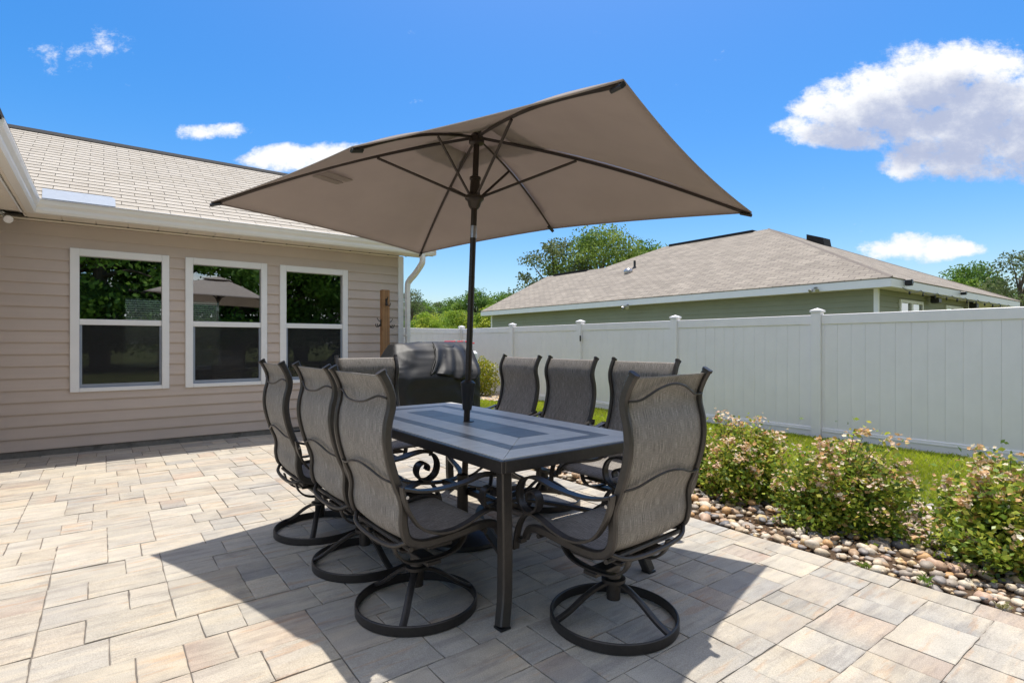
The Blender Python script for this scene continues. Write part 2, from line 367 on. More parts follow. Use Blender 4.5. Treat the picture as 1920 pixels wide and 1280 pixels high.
def roof_far_mat():
    m = bpy.data.materials.new('roof_far'); m.use_nodes = True; MATS['roof_far'] = m
    nt = m.node_tree; N = nt.nodes; L = nt.links; b = N['Principled BSDF']; b.inputs['Roughness'].default_value = .95; b.inputs['Specular IOR Level'].default_value = .15
    uv = N.new('ShaderNodeUVMap'); br = N.new('ShaderNodeTexBrick')
    br.inputs['Color1'].default_value = (.34,.30,.25,1); br.inputs['Color2'].default_value = (.255,.225,.19,1); br.inputs['Mortar'].default_value = (.17,.145,.125,1)
    br.inputs['Scale'].default_value = 1; br.inputs['Mortar Size'].default_value = .012; br.inputs['Brick Width'].default_value = .33; br.inputs['Row Height'].default_value = .143; br.inputs['Bias'].default_value = 0
    L.new(uv.outputs[0], br.inputs[0])
    t = N.new('ShaderNodeTexNoise'); t.inputs['Scale'].default_value = 1.7; t.inputs['Detail'].default_value = 6; L.new(uv.outputs[0], t.inputs[0])
    t2 = N.new('ShaderNodeTexNoise'); t2.inputs['Scale'].default_value = 40; L.new(uv.outputs[0], t2.inputs[0])
    ad = N.new('ShaderNodeMath'); ad.operation = 'ADD'; L.new(t.outputs[0], ad.inputs[0]); L.new(t2.outputs[0], ad.inputs[1])
    mr = N.new('ShaderNodeMapRange'); mr.inputs[1].default_value = .6; mr.inputs[2].default_value = 1.4; mr.inputs[3].default_value = .78; mr.inputs[4].default_value = 1.22; L.new(ad.outputs[0], mr.inputs[0])
    vm = N.new('ShaderNodeVectorMath'); vm.operation = 'SCALE'; L.new(br.outputs[0], vm.inputs[0]); L.new(mr.outputs[0], vm.inputs['Scale']); L.new(vm.outputs[0], b.inputs['Base Color'])
roof_far_mat()
def sling_mat():
    m = bpy.data.materials.new('sling'); m.use_nodes = True; MATS['sling'] = m
    nt = m.node_tree; N = nt.nodes; L = nt.links; b = N['Principled BSDF']; b.inputs['Roughness'].default_value = .62; b.inputs['Specular IOR Level'].default_value = .35
    uv = N.new('ShaderNodeUVMap')
    def nz(sc, det=2):
        mp = N.new('ShaderNodeMapping'); mp.inputs['Scale'].default_value = sc; L.new(uv.outputs[0], mp.inputs[0])
        t = N.new('ShaderNodeTexNoise'); t.inputs['Scale'].default_value = 1; t.inputs['Detail'].default_value = det; L.new(mp.outputs[0], t.inputs['Vector']); return t.outputs[0]
    warp = nz((800, 16, 1)); weft = nz((40, 900, 1)); big = nz((6, 3, 1), 4)
    a = N.new('ShaderNodeMath'); a.operation = 'MULTIPLY_ADD'; L.new(warp, a.inputs[0]); a.inputs[1].default_value = 1.35
    c = N.new('ShaderNodeMath'); c.operation = 'MULTIPLY_ADD'; L.new(weft, c.inputs[0]); c.inputs[1].default_value = .70; c.inputs[2].default_value = -.555; L.new(c.outputs[0], a.inputs[2])
    cr = N.new('ShaderNodeValToRGB'); e = cr.color_ramp.elements
    e[0].position = .15; e[0].color = (.085,.077,.07,1); e[1].position = .80; e[1].color = (.56,.515,.465,1)
    k = e.new(.47); k.color = (.27,.245,.22,1); k2 = e.new(.60); k2.color = (.37,.335,.30,1)
    L.new(a.outputs[0], cr.inputs[0])
    mr = N.new('ShaderNodeMapRange'); mr.inputs[3].default_value = .75; mr.inputs[4].default_value = 1.25; L.new(big, mr.inputs[0])
    vm = N.new('ShaderNodeVectorMath'); vm.operation = 'SCALE'; L.new(cr.outputs[0], vm.inputs[0]); L.new(mr.outputs[0], vm.inputs['Scale'])
    L.new(vm.outputs[0], b.inputs['Base Color'])
    bn = N.new('ShaderNodeBump'); bn.inputs['Strength'].default_value = .25; bn.inputs['Distance'].default_value = .001; L.new(a.outputs[0], bn.inputs['Height']); L.new(bn.outputs[0], b.inputs['Normal'])
    tr = N.new('ShaderNodeBsdfTranslucent'); L.new(vm.outputs[0], tr.inputs[0]); ms = N.new('ShaderNodeMixShader'); ms.inputs[0].default_value = .12
    L.new(b.outputs[0], ms.inputs[1]); L.new(tr.outputs[0], ms.inputs[2]); L.new(ms.outputs[0], N['Material Output'].inputs[0])
sling_mat()
# ================================================================== ground
def lawn_z(u): return -.03-.11*min(max((u-3.25)/4.85, 0), 1)
def bed_edge(v):
    a = min(max((v-1.9)/1.7, 0), 1); a = a*a*(3-2*a); return 5.15-1.40*a+.06*math.sin(v*2.1)
def ground():
    g = MB().box(-900, 900, -900, 900, -.6, -.19).obj('ground', MATS['turf']); tag(g, kind='structure')
    # lawn between patio/bed and the fence, and round the end of the patio
    mb = MB(); us = [3.0, 3.26]+[3.6+.5*i for i in range(10)]+[9.5, 12, 16]; vs = [-4+.6*i for i in range(36)]
    nu = len(us); V = [W(u, v, lawn_z(u)-.004+(-.03 if u > 9 else 0)) for v in vs for u in us]
    mb.add(V, [(j*nu+i, j*nu+i+1, (j+1)*nu+i+1, (j+1)*nu+i) for j in range(len(vs)-1) for i in range(nu-1)])
    o = mb.obj('lawn', MATS['turf'], smooth=True); tag(o, kind='structure')
    # grass blades
    n = 150000
    u = rng.uniform(3.45, 8.02, n); v = -.6+15.5*rng.random(n)**1.35
    be = np.array([bed_edge(t) for t in v]); keep = (u > be-.03+rng.normal(0, .04, n)); 
    keep &= ~((((u-7.55)/.75)**2+((v-11.2)/1.7)**2) < 1)
    u, v = u[keep], v[keep]; n = len(u)
    z = -.03-.11*np.clip((u-3.25)/4.85, 0, 1)-.006
    ang = rng.uniform(0, 2*PI, n); h = rng.uniform(.025, .062, n); w = rng.uniform(.0022, .0045, n)*(1+v*.10)
    lean = rng.uniform(.1, .9, n)*h; la = rng.uniform(0, 2*PI, n)
    X, Y = CA*u-SA*v, SA*u+CA*v
    P = np.stack([X, Y, z], 1); dx = np.stack([np.cos(ang)*w, np.sin(ang)*w, 0*w], 1)
    mid = P+np.stack([np.cos(la)*lean*.35, np.sin(la)*lean*.35, h*.6], 1); tip = P+np.stack([np.cos(la)*lean, np.sin(la)*lean, h], 1)
    Q = np.stack([P-dx, P+dx, mid+dx*.8, tip], 1)
    t = rng.random((n, 1)); patch = (.5+.5*np.sin(u*2.3+1.1*np.sin(v*1.7))*np.sin(v*1.9+.7))[:, None]
    C = (1-t)*np.array([.34,.45,.025])+t*np.array([.60,.64,.06]); C = C*(.8+.35*patch)
    dry = rng.random(n) < .06; C[dry] = np.array([.42,.36,.16])
    o = quads('grass', Q, C, MATS['grass']); tag(o, 'short bright green grass of the lawn strip before the fence', 'grass', kind='stuff')
ground()
# ================================================================== patio
PC = [(.46,.41,.335), (.43,.385,.315), (.475,.425,.345), (.41,.37,.31), (.435,.375,.30), (.385,.35,.30), (.455,.395,.31), (.35,.325,.285), (.43,.34,.265), (.42,.38,.32)]
PWT = [4, 4, 4, 3, 3, 3, 3, 1.3, 1.2, 3]
def paver_mesh(u0, u1, v0, v1, dz):
    g = .0006; u0 += g+rng.uniform(0, .0016); u1 -= g+rng.uniform(0, .0016); v0 += g+rng.uniform(0, .0016); v1 -= g+rng.uniform(0, .0016)
    cu, cv = (u0+u1)/2, (v0+v1)/2; w, h = (u1-u0)/2, (v1-v0)/2; b = .0026; z1 = dz; z0 = -.055
    nx, ny = max(2, int(w*2/.05)), max(2, int(h*2/.05))
    # outline with slightly uneven edge
    def ring(inset, z):
        pts = []
        for i in range(nx): pts.append((-w+2*w*i/nx, -h))
        for i in range(ny): pts.append((w, -h+2*h*i/ny))
        for i in range(nx): pts.append((w-2*w*i/nx, h))
        for i in range(ny): pts.append((-w, h-2*h*i/ny))
        return pts
    base = ring(0, 0); n = len(base)
    jit = rng.normal(0, .0013, (n, 2))
    out = [(p[0]*(1-.0007/w)+j[0], p[1]*(1-.0007/h)+j[1]) for p, j in zip(base, jit)]
    inn = [(p[0]*(1-(b+.001)/w), p[1]*(1-(b+.001)/h)) for p in out]
    V = [(x, y, z0) for x, y in out]+[(x, y, z1-b*.7) for x, y in out]+[(x, y, z1) for x, y in inn]
    F = [(i, (i+1) % n, n+(i+1) % n, n+i) for i in range(n)]+[(n+i, n+(i+1) % n, 2*n+(i+1) % n, 2*n+i) for i in range(n)]+[tuple(range(2*n, 3*n))]
    c = np.array(random.choices(PC, PWT)[0]); warm = np.clip((1.2-cu)/3.0, -.6, 1)
    c = c*(.95+rng.normal(0, .05))*np.array([.975+.03*warm, 1, 1.045-.04*warm])*(1+.05*warm)
    c2 = np.array(random.choices(PC, PWT)[0])*(1+rng.normal(0, .05))
    # two-tone blend across the stone, as blended concrete pavers have
    s = rng.uniform(-1, 1); ax = rng.integers(0, 2); C = []
    for p in V:
        q = (p[1]/h if ax else p[0]/w); t = 1/(1+math.exp(-(q-s)*4)); C.append(tuple(c*(1-t*.75)+c2*t*.75))
    return (cu, cv, V, F, C, tuple(rng.uniform(0, 60, 3)))
def patio():
    base = MB().box(-3.2, 3.245, -2.6, 7.66, -.16, -.005).obj('patio', MATS['joint']); base.rotation_euler = (0, 0, HROT); tag(base, kind='structure')
    S = .237; cells = []
    v0 = -2.45; row = 0
    while v0 < 7.55:
        v1 = min(v0+S, 7.65)
        u = .016-S*12+(S if random.random() < .5 else 0); u = u
        while u < 3.08:
            k = random.choice([(S, S), (.316, .158), (.158, .316), (.316, .158)])
            for w in k:
                a, b = u, min(u+w, 3.088)
                if b-a > .03: cells.append((a, b, v0, v1))
                u += w
        v0 += S; row += 1
    v = -2.45
    while v < 7.6:
        l = .316; cells.append((3.088, 3.243, v, min(v+l, 7.65))); v += l
    items = []
    for a, b, c, d in cells:
        ctr = W((a+b)/2, (c+d)/2); cor = [W(x, y) for x, y in ((a,c),(b,c),(b,d),(a,d))]
        if not any(inframe(p, 260) for p in cor) and ctr[1] > -.5 and abs(ctr[0]) > 3: pass
        pr = [proj(p) for p in cor]; area = 0
        if all(p[1] > .4 for p in cor) and any(inframe(p, 0) for p in cor):
            cl = [(min(max(x, 0), 1920), min(max(y, 0), 1280)) for x, y in pr]
            area = abs(sum(cl[i][0]*cl[(i+1) % 4][1]-cl[(i+1) % 4][0]*cl[i][1] for i in range(4)))/2
        items.append((area, (a, b, c, d)))
    items.sort(key=lambda t: -t[0])
    rest = MB(); sds = []
    def seed(me, L): a = me.attributes.new('seed', 'FLOAT_VECTOR', 'POINT'); a.data.foreach_set('vector', np.array(L, dtype=np.float32).ravel())
    for i, (area, c) in enumerate(items):
        cu, cv, V, F, C, sd = paver_mesh(*c, rng.normal(0, .0012))
        if i < 300:
            m = MB(); m.v = V; m.f = F; m.c = C
            o = m.obj('paver', MATS['paver'], base); o.location = (cu, cv, 0); seed(o.data, [sd]*len(V))
        else:
            n = len(rest.v); rest.v += [(x+cu, y+cv, z) for x, y, z in V]; rest.f += [tuple(k+n for k in f) for f in F]; rest.c += C; sds += [sd]*len(V)
    o = rest.obj('paver_field', MATS['paver'], base); seed(o.data, sds); tag(o, kind='stuff')
patio()
# ================================================================== stone bed
STC = [(.50,.38,.25), (.54,.44,.32), (.44,.30,.19), (.36,.30,.24), (.56,.48,.38), (.50,.30,.14), (.27,.24,.22), (.50,.34,.24), (.40,.34,.28), (.60,.52,.40), (.20,.19,.19), (.54,.40,.22)]
def stone_mesh(i, sub=2):
    bm = bmesh.new(); bmesh.ops.create_icosphere(bm, subdivisions=sub, radius=1)
    s = (random.uniform(.85, 1.15), random.uniform(.65, .9), random.uniform(.45, .7)); ph = [random.uniform(0, 6) for _ in range(6)]
    for v in bm.verts:
        p = v.co; k = 1+.10*math.sin(2.1*p.x+ph[0])+.09*math.sin(2.6*p.y+ph[1])+.08*math.sin(2.9*p.z+ph[2])+.09*math.sin(5*p.x+3*p.y+ph[3])+.06*math.sin(6*p.z-4*p.y+ph[4])
        v.co = Vector((p.x*s[0]*k, p.y*s[1]*k, p.z*s[2]*k))
    me = bpy.data.meshes.new('stone'); bm.to_mesh(me); bm.free()
    c = np.array(STC[i % 12])*random.uniform(.9, 1.1); setcol(me, np.tile(c, (len(me.vertices), 1)))
    me.polygons.foreach_set('use_smooth', [True]*len(me.polygons)); me.materials.append(MATS['stone']); return me
def stone_bed():
    mb = MB(); vs = [-2+.35*i for i in range(30)]; V = []; K = 7
    for v in vs:
        for k in range(K): u = 3.246+(bed_edge(v)-3.246)*k/(K-1); V.append((u, v, lawn_z(u)+(.010 if k < K-1 else -.03)+rng.normal(0, .003)))
    mb.add(V, [(j*K+i, j*K+i+1, (j+1)*K+i+1, (j+1)*K+i) for j in range(len(vs)-1) for i in range(K-1)])
    bed = mb.obj('stone_bed', MATS['soil'], smooth=True); bed.rotation_euler = (0, 0, HROT); tag(bed, kind='structure')
    var = [stone_mesh(i) for i in range(24)]
    L = []
    tries = 0
    while len(L) < 7000 and tries < 60000:
        tries += 1
        v = -.5+9.0*random.random()**1.5; u = 3.27+(bed_edge(v)-3.30)*random.random()**1.25
        r = min(max(random.lognormvariate(math.log(.0195), .44), .010), .050)
        if v > 4.5: r *= 1.25
        L.append((u, v, r))
    L.sort(key=lambda t: -t[2])
    grid = {}; out = []
    for u, v, r in L:
        gk = (int(u/.13), int(v/.13)); ok = True; lift = 0
        for a in (-1, 0, 1):
            for b in (-1, 0, 1):
                for (x, y, q) in grid.get((gk[0]+a, gk[1]+b), ()):
                    d = math.hypot(x-u, y-v)
                    if d < (q+r)*.60: ok = False
                    elif d < (q+r)*.85: lift = max(lift, q*.35)
        if not ok and random.random() > .12: continue
        if not ok: lift = r*1.1
        if u-r < 3.262: u = 3.262+r*.9
        grid.setdefault(gk, []).append((u, v, r)); out.append((u, v, r, lift))
    def score(t):
        p = W(t[0], t[1], 0)
        if not inframe(p, 5) or t[0] > 3.95 and abs(t[1]-1.2) < 2: return 0
        x, y = proj(p)
        if x < 1290: return 0
        return t[2]/p[1]
    out.sort(key=lambda t: -score(t))
    rest = MB(); rv = []
    for i, (u, v, r, lift) in enumerate(out):
        me = var[random.randrange(24)]; rot = (random.uniform(-.35, .35), random.uniform(-.35, .35), random.uniform(0, 6.28)); z = lawn_z(u)+.012+r*.25+lift
        if i < 300:
            o = bpy.data.objects.new('stone', me); COL.objects.link(o); o.parent = bed; o.location = (u, v, z); o.rotation_euler = rot; o.scale = (r, r, r)
        else: rv.append((me, Matrix.Translation((u, v, z)) @ Matrix.Rotation(rot[2], 4, 'Z') @ Matrix.Rotation(rot[0], 4, 'X') @ Matrix.Scale(r, 4)))
    V = []; F = []; C = []; n = 0; cache = {}
    for me, M in rv:
        if me.name not in cache:
            co = np.empty(len(me.vertices)*3, np.float32); me.vertices.foreach_get('co', co); cache[me.name] = (co.reshape(-1, 3), np.array([p.vertices[:] for p in me.polygons]))
        co, fa = cache[me.name]; A = np.array(M)
        V.append(co @ A[:3, :3].T+A[:3, 3]); F.append(fa+n); n += len(co); c = np.array(STC[random.choices(range(12), [4,4,3,3,3,1.5,2,2,3,2,1,2])[0]])*random.uniform(.85, 1.1); C.append(np.tile(c, (len(co), 1)))
    V = np.concatenate(V); F = np.concatenate(F); C = np.concatenate(C)
    me = bpy.data.meshes.new('stones'); me.from_pydata(V.tolist(), [], F.tolist()); setcol(me, C); me.polygons.foreach_set('use_smooth', [True]*len(me.polygons))
    o = link('stones', me, MATS['stone'], bed); tag(o, kind='stuff')
    # small far bed round the yellow shrub
    m2 = [stone_mesh(i, 1) for i in range(8)]; V = []; F = []; C = []; n = 0
    for i in range(900):
        a = random.uniform(0, 2*PI); q = math.sqrt(random.random()); u = 7.5+.72*q*math.cos(a); v = 11.2+1.65*q*math.sin(a); r = random.uniform(.03, .07); me = random.choice(m2)
        co = np.array([x.co[:] for x in me.vertices])*r; V.append(co+np.array([u, v, lawn_z(u)+r*.3])); F.append(np.array([p.vertices[:] for p in me.polygons])+n); n += len(co); C.append(np.tile(np.array(random.choice(STC))*1.0, (len(co), 1)))
    me = bpy.data.meshes.new('far_stones'); me.from_pydata(np.concatenate(V).tolist(), [], np.concatenate(F).tolist()); setcol(me, np.concatenate(C)); me.polygons.foreach_set('use_smooth', [True]*len(me.polygons))
    o = link('far_stones', me, MATS['stone']); o.rotation_euler = (0, 0, HROT); tag(o, 'patch of pale stones under the yellow shrub at the fence', 'stones', kind='stuff')
    # dry leaf litter between the stones
    n = 5200; v = -.4+5*rng.random(n)**1.3; u = 3.27+rng.random(n)*np.array([bed_edge(t)-3.3 for t in v])
    z = -.03-.11*np.clip((u-3.25)/4.85, 0, 1)+rng.uniform(.0, .035, n); P = np.stack([CA*u-SA*v, SA*u+CA*v, z], 1)
    o = leaves('leaf_litter', P, .016, np.array([[.30,.15,.06], [.36,.22,.10], [.22,.11,.05]])[rng.integers(0, 3, n)], MATS['petal'], flat=.5); tag(o, 'brown leaf litter between the stones of the bed', 'litter', kind='stuff')
def leaves(name, P, size, C, m, parent=None, flat=.0, aspect=.5, up=None):
    n = len(P); d = rng.normal(0, 1, (n, 3)); d[:, 2] *= (1-flat)
    if up is not None: d += up
    d /= np.linalg.norm(d, axis=1)[:, None]+1e-9
    e = rng.normal(0, 1, (n, 3)); e[:, 2] *= (1-flat*.8); s = np.cross(d, e); s /= np.linalg.norm(s, axis=1)[:, None]+1e-9
    L = size*rng.uniform(.65, 1.25, (n, 1)); w = L*aspect; nn = np.cross(d, s)
    Q = np.stack([P-d*L*.5, P+s*w*.5-nn*w*.12, P+d*L*.5, P-s*w*.5-nn*w*.12], 1)
    return quads(name, Q, C, m, parent)
stone_bed()
# ================================================================== own house
WV = 7.67; Z0 = .066; ZT = 2.504; CO = .127
WIN = [(-.299, .623), (.788, 1.714), (1.873, 2.794)]; WZ = (.660, 2.242)
def siding_prof(h=CO, t=.021):  # (v,z): outer face leans out towards its lower edge
    return [(0, 0), (-t, 0), (-t, .010), (-t*.25, h+.004), (0, h+.004)]
def house():
    H = thing('house', 'taupe clapboard house with three white framed windows and pale shingle roof', 'house', (0,0,0), HROT)
    # wall core with window openings (boxes round the openings)
    core = MB(); us = [-4.2]+[x for w in WIN for x in (w[0]+.05, w[1]-.05)]+[3.60]
    for i in range(0, 8, 2): core.box(us[i], us[i+1], WV+.001, WV+.14, Z0, 2.6)
    for w in WIN: core.box(w[0]+.0502, w[1]-.0502, WV+.002, WV+.139, Z0, WZ[0]+.04); core.box(w[0]+.0502, w[1]-.0502, WV+.002, WV+.139, WZ[1]-.04, 2.6)
    wall = core.obj('wall', MATS['siding'], H)
    k = 0; z = Z0
    while z < ZT-.01:
        h = min(CO, ZT-z); segs = [(-.94, 3.575)]
        def cut(segs, a, b):
            out = []
            for s in segs:
                if b <= s[0] or a >= s[1]: out.append(s)
                else:
                    if a > s[0]: out.append((s[0], a))
                    if b < s[1]: out.append((b, s[1]))
            return out
        if z+h > WZ[0]+.012 and z < WZ[1]-.012:
            for w in WIN: segs = cut(segs, w[0]+.004, w[1]-.004)
        for a, b in segs: MB().prism([(WV+p[0], z+min(p[1], h)) for p in siding_prof(h)], 0, a, b).obj('siding_board', MATS['siding'], wall)
        lean = lambda q: WV-.021*(1-.75*max(0, q-.010)/(h-.006))   # outer face of this board at height q above its butt
        for w in WIN:   # slivers under and over the window frames
            if z+h > WZ[0]+.012 and z < WZ[0]-.004:
                q = WZ[0]+.003-z; MB().prism([(WV, z), (WV-.021, z), (WV-.021, z+.010), (lean(q), z+q), (WV, z+q)], 0, w[0]+.0035, w[1]-.0035).obj('siding_board', MATS['siding'], wall)
            if z < WZ[1]-.012 and z+h > WZ[1]+.004:
                q = WZ[1]-.003-z; MB().prism([(WV, z+q), (lean(q), z+q), (lean(h+.004), z+h+.004), (WV, z+h+.004)], 0, w[0]+.0035, w[1]-.0035).obj('siding_board', MATS['siding'], wall)
        z += CO
    MB().box(-4.2, 3.64, WV-.004, WV+.15, -.2, Z0-.002).obj('foundation', MATS['concrete'], H)
    # corner trim
    MB().box(3.577, 3.665, WV-.024, WV+.06, .03, ZT, .003).obj('corner_trim', MATS['white'], H)
    # right side wall, back wall with its window, floor, ceiling
    side = MB().box(3.55, 3.65, WV+.142, 13.33, -.2, 2.62); side.prism([(WV-.2, 2.62), (13.6, 2.62), (10.5, 4.2)], 0, 3.56, 3.648); side.obj('gable_wall', MATS['siding'], H)
    bw = (.30, 2.05, .71, 2.10)
    back = MB().box(-4.2, bw[0], 13.33, 13.45, -.2, 2.62); back.box(bw[1], 3.65, 13.33, 13.45, -.2, 2.62); back.box(bw[0], bw[1], 13.331, 13.449, -.2, bw[2]); back.box(bw[0], bw[1], 13.331, 13.449, bw[3], 2.62)
    back.obj('back_wall', MATS['interior'], H)
    MB().box(-4.2, 3.6, WV+.15, 13.33, -.1, .02).obj('floor', MATS['interior'], H)
    MB().box(-4.2, 3.6, WV+.14, 13.33, 2.60, 2.66).obj('ceiling', MATS['interior'], H)
    MB().box(-4.2, -4.1, WV+.14, 13.33, 0, 2.6).obj('inner_wall', MATS['interior'], H)
    wb = MB()
    for a in (bw[0], (bw[0]+bw[1])/2-.02, bw[1]-.04): wb.box(a, a+.04, 13.30, 13.40, bw[2], bw[3])
    wo = wb.obj('back_window', MATS['white'], H)
    n = 30
    for i in range(n):
        zz = bw[2]+.03+(bw[3]-bw[2]-.06)*i/(n-1)
        MB().add([(bw[0], 13.25, zz-.008), (bw[1], 13.25, zz-.008), (bw[1], 13.288, zz+.012), (bw[0], 13.288, zz+.012), (bw[0], 13.25, zz-.005), (bw[1], 13.25, zz-.005), (bw[1], 13.288, zz+.015), (bw[0], 13.288, zz+.015)],
                 [(0,3,2,1), (4,5,6,7), (0,1,5,4), (2,3,7,6), (1,2,6,5), (0,4,7,3)]).obj('blind_slat', MATS['blind'], wo)
    # furniture inside, as dim shapes behind the glass
    t = MB().box(1.55, 2.75, 9.6, 10.5, .70, .745, .01)
    for a in (1.62, 2.66):
        for b in (9.66, 10.42): t.box(a-.03, a+.03, b-.03, b+.03, .02, .70)
    t.obj('indoor_table', MATS['interior'], H)
    # windows
    for w in WIN:
        a, b = w; z0, z1 = WZ; T = .082
        f = MB()
        f.box(a, a+T, WV-.034, WV+.06, z0, z1, .004); f.box(b-T*.9, b, WV-.034, WV+.06, z0, z1, .004)
        f.box(a+T+.0005, b-T*.9-.0005, WV-.033, WV+.06, z1-.078, z1, .004); f.box(a+T+.0005, b-T*.9-.0005, WV-.033, WV+.06, z0, z0+.045, .004)
        win = f.obj('window', MATS['white'], H)
        zm = 1.435
        MB().box(a+T+.001, b-T*.9-.001, WV-.020, WV+.05, zm-.032, zm+.032, .004).obj('meeting_rail', MATS['white'], win)
        s = MB(); la, lb = a+T+.001, b-T*.9-.001
        s.box(la, la+.022, WV-.006, WV+.045, z0+.046, zm-.033); s.box(lb-.022, lb, WV-.006, WV+.045, z0+.046, zm-.033); s.box(la+.0225, lb-.0225, WV-.005, WV+.044, z0+.046, z0+.085)
        s.obj('sash', MATS['gutter'] if False else MATS['flash'], win)
        def pane(x0, x1, q0, q1, v):
            MB().add([(x0, v, q0), (x1, v, q0), (x1, v, q1), (x0, v, q1), (x0, v+.004, q0), (x1, v+.004, q0), (x1, v+.004, q1), (x0, v+.004, q1)], [(0,1,2,3), (7,6,5,4), (0,4,5,1), (1,5,6,2), (2,6,7,3), (3,7,4,0)]).obj('pane', MATS['glass'], win)
        MB().box(la+.018, lb-.018, WV+.002, WV+.003, z0+.08, zm-.033).obj('insect_screen', MATS['screen'], win)
        pane(la-.01, lb+.01, zm+.03, z1-.07, WV+.022); pane(la+.018, lb-.018, z0+.08, zm-.031, WV+.016)
    # soffit panels with grooves
    so = MB().box(-.9, 3.98, 7.36, WV+.02, 2.545, 2.56).obj('soffit', MATS['cream'], H)
    u = -.94
    while u < 3.95:
        b = min(u+.29, 3.97)
        m = MB(); m.box(u+.002, b-.002, 7.362, WV-.022, 2.527, 2.544, .003); m.obj('soffit_panel', MATS['cream'], so)
        MB().box(u-.012, u+.012, WV-.0245, WV-.0205, 2.520, 2.534).obj('vent_slot', MATS['dark_plastic'], so); u += .29
    MB().box(-.94, 3.66, WV-.028, WV-.001, 2.500, 2.5185, .003).obj('soffit_trim', MATS['cream'], H)
    # fascia and gutter (K profile)
    MB().box(-.50, 4.0, 7.338, 7.36, 2.515, 2.66).obj('fascia', MATS['cream'], H)
    gp = [(7.337, 2.518), (7.275, 2.518), (7.262, 2.545), (7.262, 2.575), (7.240, 2.605), (7.232, 2.640), (7.232, 2.655), (7.244, 2.655), (7.244, 2.643), (7.337, 2.630)]
    gt = MB().prism(gp, 0, -.60, 4.0).obj('gutter', MATS['gutter'], H)
    MB().tube([(-.515, 7.2285, 2.6505), (4.0, 7.2285, 2.6505)], .0065, 10).obj('gutter_lip', MATS['white'], gt, smooth=True)
    MB().box(3.9975, 4.003, 7.232, 7.337, 2.518, 2.655, .002).obj('gutter_cap', MATS['gutter'], gt)
    # wing eave on the left (its gutter runs towards the viewer)
    gp2 = [(p[0]-7.232-.515, p[1]) for p in gp]; gp2 = [(-.515-(p[0]-7.232), p[1]-.003) for p in gp]
    MB().prism(gp2, 1, 4.78, 7.300).obj('wing_gutter', MATS['gutter'], H)
    MB().box(-.642, -.621, 4.78, 7.34, 2.515, 2.66).obj('wing_fascia', MATS['cream'], H)
    ws = MB().box(-.98, -.643, 4.78, 7.66, 2.545, 2.56).obj('wing_soffit', MATS['cream'], H)
    v = 4.8
    while v < 7.6:
        MB().box(-.97, -.66, v+.002, min(v+.145, 7.64)-.002, 2.527, 2.544, .003).obj('soffit_panel', MATS['cream'], ws); v += .145
    MB().box(-.672, -.658, 4.78, 7.34, 2.516, 2.535).obj('soffit_trim', MATS['white'], ws)
    MB().box(-1.07, -.95, 4.95, 7.64, -.2, 2.6).obj('wing_wall', MATS['siding'], H)
    MB().prism([(-.53, 2.662), (-.53, 2.70), (-4.2, 4.5), (-4.2, 4.46)], 1, 4.72, 7.2).obj('wing_roof', MATS['shingle'] if False else MATS['ridge'], H)
    # roof deck and shingles
    P0 = np.array([7.252, 2.652]); P1 = np.array([10.5, 4.285]); sl_ = np.linalg.norm(P1-P0); dv = (P1-P0)/sl_; nv = np.array([-dv[1], dv[0]])
    roof = MB().prism([(P0[0]+.02, P0[1]-.002), (P1[0], P1[1]-.012), (13.78, 2.65), (13.78, 2.62), (P1[0], P1[1]-.05), (P0[0]+.02, P0[1]-.03)], 0, -4.2, 4.01).obj('roof', MATS['ridge'], H)
    var = []
    tw = .300
    for i in range(10):
        c = np.array(random.choice([(.44,.40,.345), (.46,.42,.365), (.42,.38,.325), (.47,.43,.375), (.445,.40,.35)]))*random.uniform(.95, 1.06)
        m = MB(); g = .0026
        # local: x along eave, y up slope, z normal ; butt edge raised
        m.add([(g, 0, .004), (tw-g, 0, .004), (tw-g, .155, -.001), (g, .155, -.001), (g, 0, .010), (tw-g, 0, .010), (tw-g, .155, .003), (g, .155, .003)],
              [(0,3,2,1), (4,5,6,7), (0,1,5,4), (1,2,6,5), (2,3,7,6), (3,0,4,7)], tuple(c))
        var.append(m.mesh('shingle'))
    items = []; nc = int(sl_/.146)
    for r in range(nc+1):
        off = (.15 if r % 2 else 0)+random.uniform(-.01, .01); x = -1.5+off
        while x < 3.98-.2:
            q = P0+dv*(r*.146); wp = W(x+.15, q[0], q[1]); items.append((1/wp[1]**2 if inframe(wp, 10) else 0, x, r)); x += tw
    items.sort(key=lambda t: -t[0])
    ang = math.atan2(dv[1], dv[0]); rest = MB()
    for i, (sc, x, r) in enumerate(items):
        q = P0+dv*(r*.146); me = var[random.randrange(10)]
        if i < 300:
            o = link('shingle', me, MATS['shingle'], roof); o.location = (x, q[0], q[1]); o.rotation_euler = (ang, 0, 0)
        else:
            M = Matrix.Translation((x, q[0], q[1])) @ Matrix.Rotation(ang, 4, 'X'); n = len(rest.v)
            rest.v += [tuple(M @ vv.co) for vv in me.vertices]; rest.f += [tuple(k+n for k in p.vertices) for p in me.polygons]
            rest.c += [tuple(me.attributes['col'].data[0].color)[:3]]*len(me.vertices)
    tag(rest.obj('shingles', MATS['shingle'], roof), kind='stuff')
    MB().prism([(P1[0]-.14, P1[1]-.052), (P1[0], P1[1]+.035), (P1[0]+.14, P1[1]-.052), (P1[0], P1[1]+.01)], 0, -4.2, 4.02).obj('ridge_cap', MATS['ridge'], roof)
    # flashing plate by the inner corner
    fl = MB()
    def fp(x, s, h): q = P0+dv*s+nv*h; return (x, q[0], q[1])
    x0, x1, s0, s1, hh = -.50, .10, -.02, .36, .018
